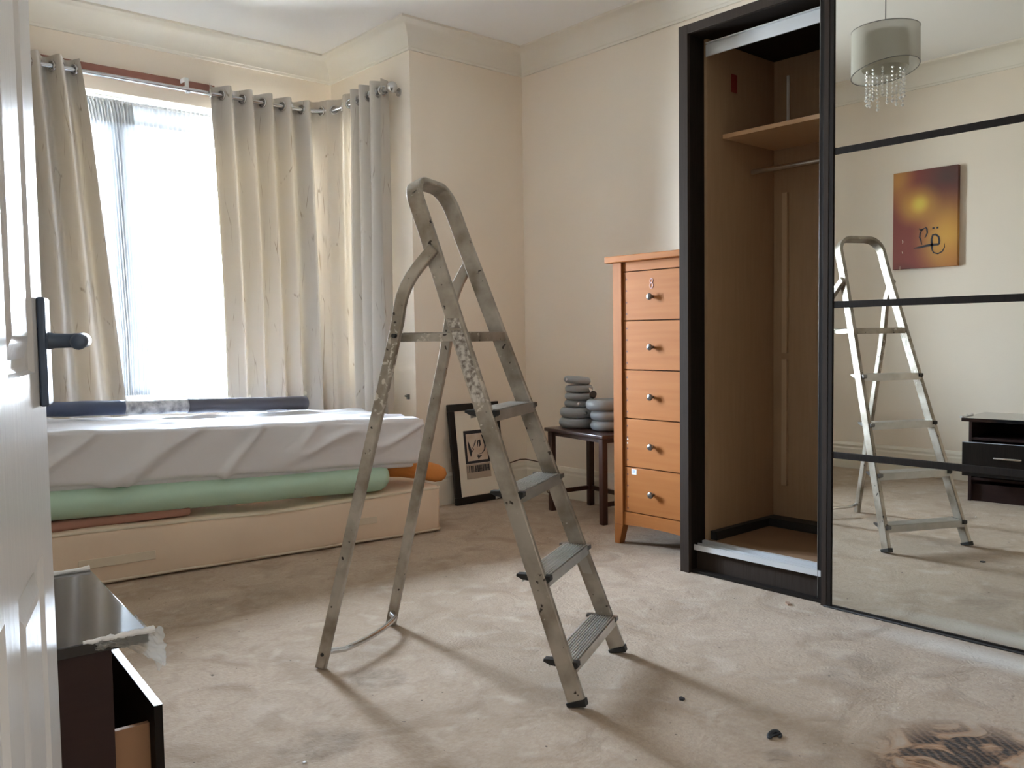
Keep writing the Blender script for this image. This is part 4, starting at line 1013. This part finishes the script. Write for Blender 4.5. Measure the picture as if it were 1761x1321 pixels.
b = NB(); cs([(212, 880), (218, 900), (214, 920)], [0.004, 0.009, 0.003]); cs([(210, 1000), (218, 1020)], [0.004, 0.007]); cs([(190, 1150), (188, 1190)], [0.003, 0.006])
obj('pale_marks', b, mat('pale_paint_marks', (0.60, 0.45, 0.35), 0.6), cv)

# ------------------------------------------------------------------ pendant lamp (seen in the mirror)
PL = thing('pendant_lamp', 'grey drum pendant lamp with hanging crystal strings, seen in the mirror', 'ceiling lamp', (1.80, 2.08, 0))
obj('ceiling_rose', lathe(NB(), [(0, H-0.0005), (0.05, H-0.0005), (0.045, H-0.022), (0.012, H-0.032), (0, H-0.032)], 24), m_upvc, PL, smooth=True)
obj('flex', tube(NB(), [(0, 0, H-0.03), (0, 0, 2.50)], 0.0028, 8), m_gun, PL)
b = NB(); lathe(b, [(0.108, 2.515), (0.108, 2.345)], 48); obj('inner_shade', b, m_shade, PL, smooth=True, angle=60)
b = NB(); n = 72; rw = []
for j in range(9):
    v = j/8; row = []
    for k in range(n):
        a = 2*PI*k/n; lo = 2.335 - 0.030*math.cos(a-R(100)); z = 2.535+(lo-2.535)*v; r = 0.158+0.004*math.sin(a*3)*v
        row.append(b.verts.new((r*math.cos(a), r*math.sin(a), z)))
    rw.append(row)
for a, c2_ in zip(rw[:-1], rw[1:]):
    for k in range(n): b.faces.new((a[k], a[(k+1) % n], c2_[(k+1) % n], c2_[k]))
obj('organza_shade', b, m_organza, PL, smooth=True, angle=60)
b = NB(); tube(b, [(0.158*math.cos(2*PI*k/48), 0.158*math.sin(2*PI*k/48), 2.535) for k in range(48)], 0.0022, 6, closed=True)
tube(b, [(0.158*math.cos(2*PI*k/48)+0.0, 0.158*math.sin(2*PI*k/48), 2.335-0.030*math.cos(2*PI*k/48-R(100))) for k in range(48)], 0.0022, 6, closed=True)
for a in (0, PI/2, PI, 3*PI/2): tube(b, [(0.158*math.cos(a), 0.158*math.sin(a), 2.534), (0, 0, 2.505)], 0.0016, 6)
obj('wire_ring', b, m_gun, PL, smooth=True)
for k in range(12):
    a = 2*PI*k/12+0.2; b = NB(); bx, by = 0.088*math.cos(a), 0.088*math.sin(a); L_ = 0.145+0.02*math.sin(k*2.1)
    nb = 9
    for q in range(nb):
        zc = 2.330-L_*q/(nb-1); rr = 0.0065 if q < nb-1 else 0.009
        lathe(b, [(0, zc+rr*1.3), (rr, zc), (0, zc-rr*1.3)], 6, center=(bx, by, 0))
    obj('crystal_string', b, m_crystal, PL)

# ------------------------------------------------------------------ bits on the carpet
def chip(name, label, cat, pts, h, m, loc, rz=0):
    b = NB(); A = [b.verts.new((x, y, 0)) for x, y in pts]; B = [b.verts.new((x*0.9, y*0.9, h)) for x, y in pts]
    b.faces.new(A[::-1]); b.faces.new(B); n = len(pts)
    for k in range(n): b.faces.new((A[k], A[(k+1) % n], B[(k+1) % n], B[k]))
    o = obj(name, b, m, loc=loc); o.rotation_euler = (0, 0, rz); tag(o, label, cat); return o
m_bit = mat('dark_blue_black_bit', (0.015, 0.02, 0.028), 0.5)
b = NB(); tube(b, [(0.020*math.cos(a), 0.013*math.sin(a), 0.004+0.003*math.sin(2*a)) for a in [R(200)-R(300)*k/16 for k in range(17)]], [0.002+0.004*math.sin(PI*k/16) for k in range(17)], 8)
tube(b, [(-0.018, 0.004, 0.004), (0.0, 0.0, 0.005), (0.018, -0.004, 0.004)], [0.002, 0.004, 0.002], 8)
o = obj('plastic_curl', b, m_bit, smooth=True, loc=(1.953, 1.221, 0.001)); tag(o, 'black curled scrap of plastic on the carpet in front of the ladder', 'debris')
chip('plastic_flake', 'tiny dark flake on the carpet right of the ladder foot', 'debris', [(-0.012, -0.005), (0.002, -0.010), (0.012, 0.002), (0.004, 0.009), (-0.008, 0.006)], 0.005, m_bit, (1.965, 1.530, 0), 0.6)
chip('wood_chip', 'small brown wood chip on the carpet under the wardrobe plinth', 'debris', [(-0.025, -0.008), (0.010, -0.011), (0.026, 0.0), (0.008, 0.009), (-0.02, 0.008)], 0.005, mat('brown_chip', (0.30, 0.20, 0.14), 0.8), (2.97, 1.80, 0), 0.9)
chip('paint_flake', 'tiny white paint flake on the carpet near the cabinet', 'debris', [(-0.004, -0.003), (0.005, -0.002), (0.003, 0.005), (-0.004, 0.004)], 0.003, m_white, (0.985, 1.93, 0))
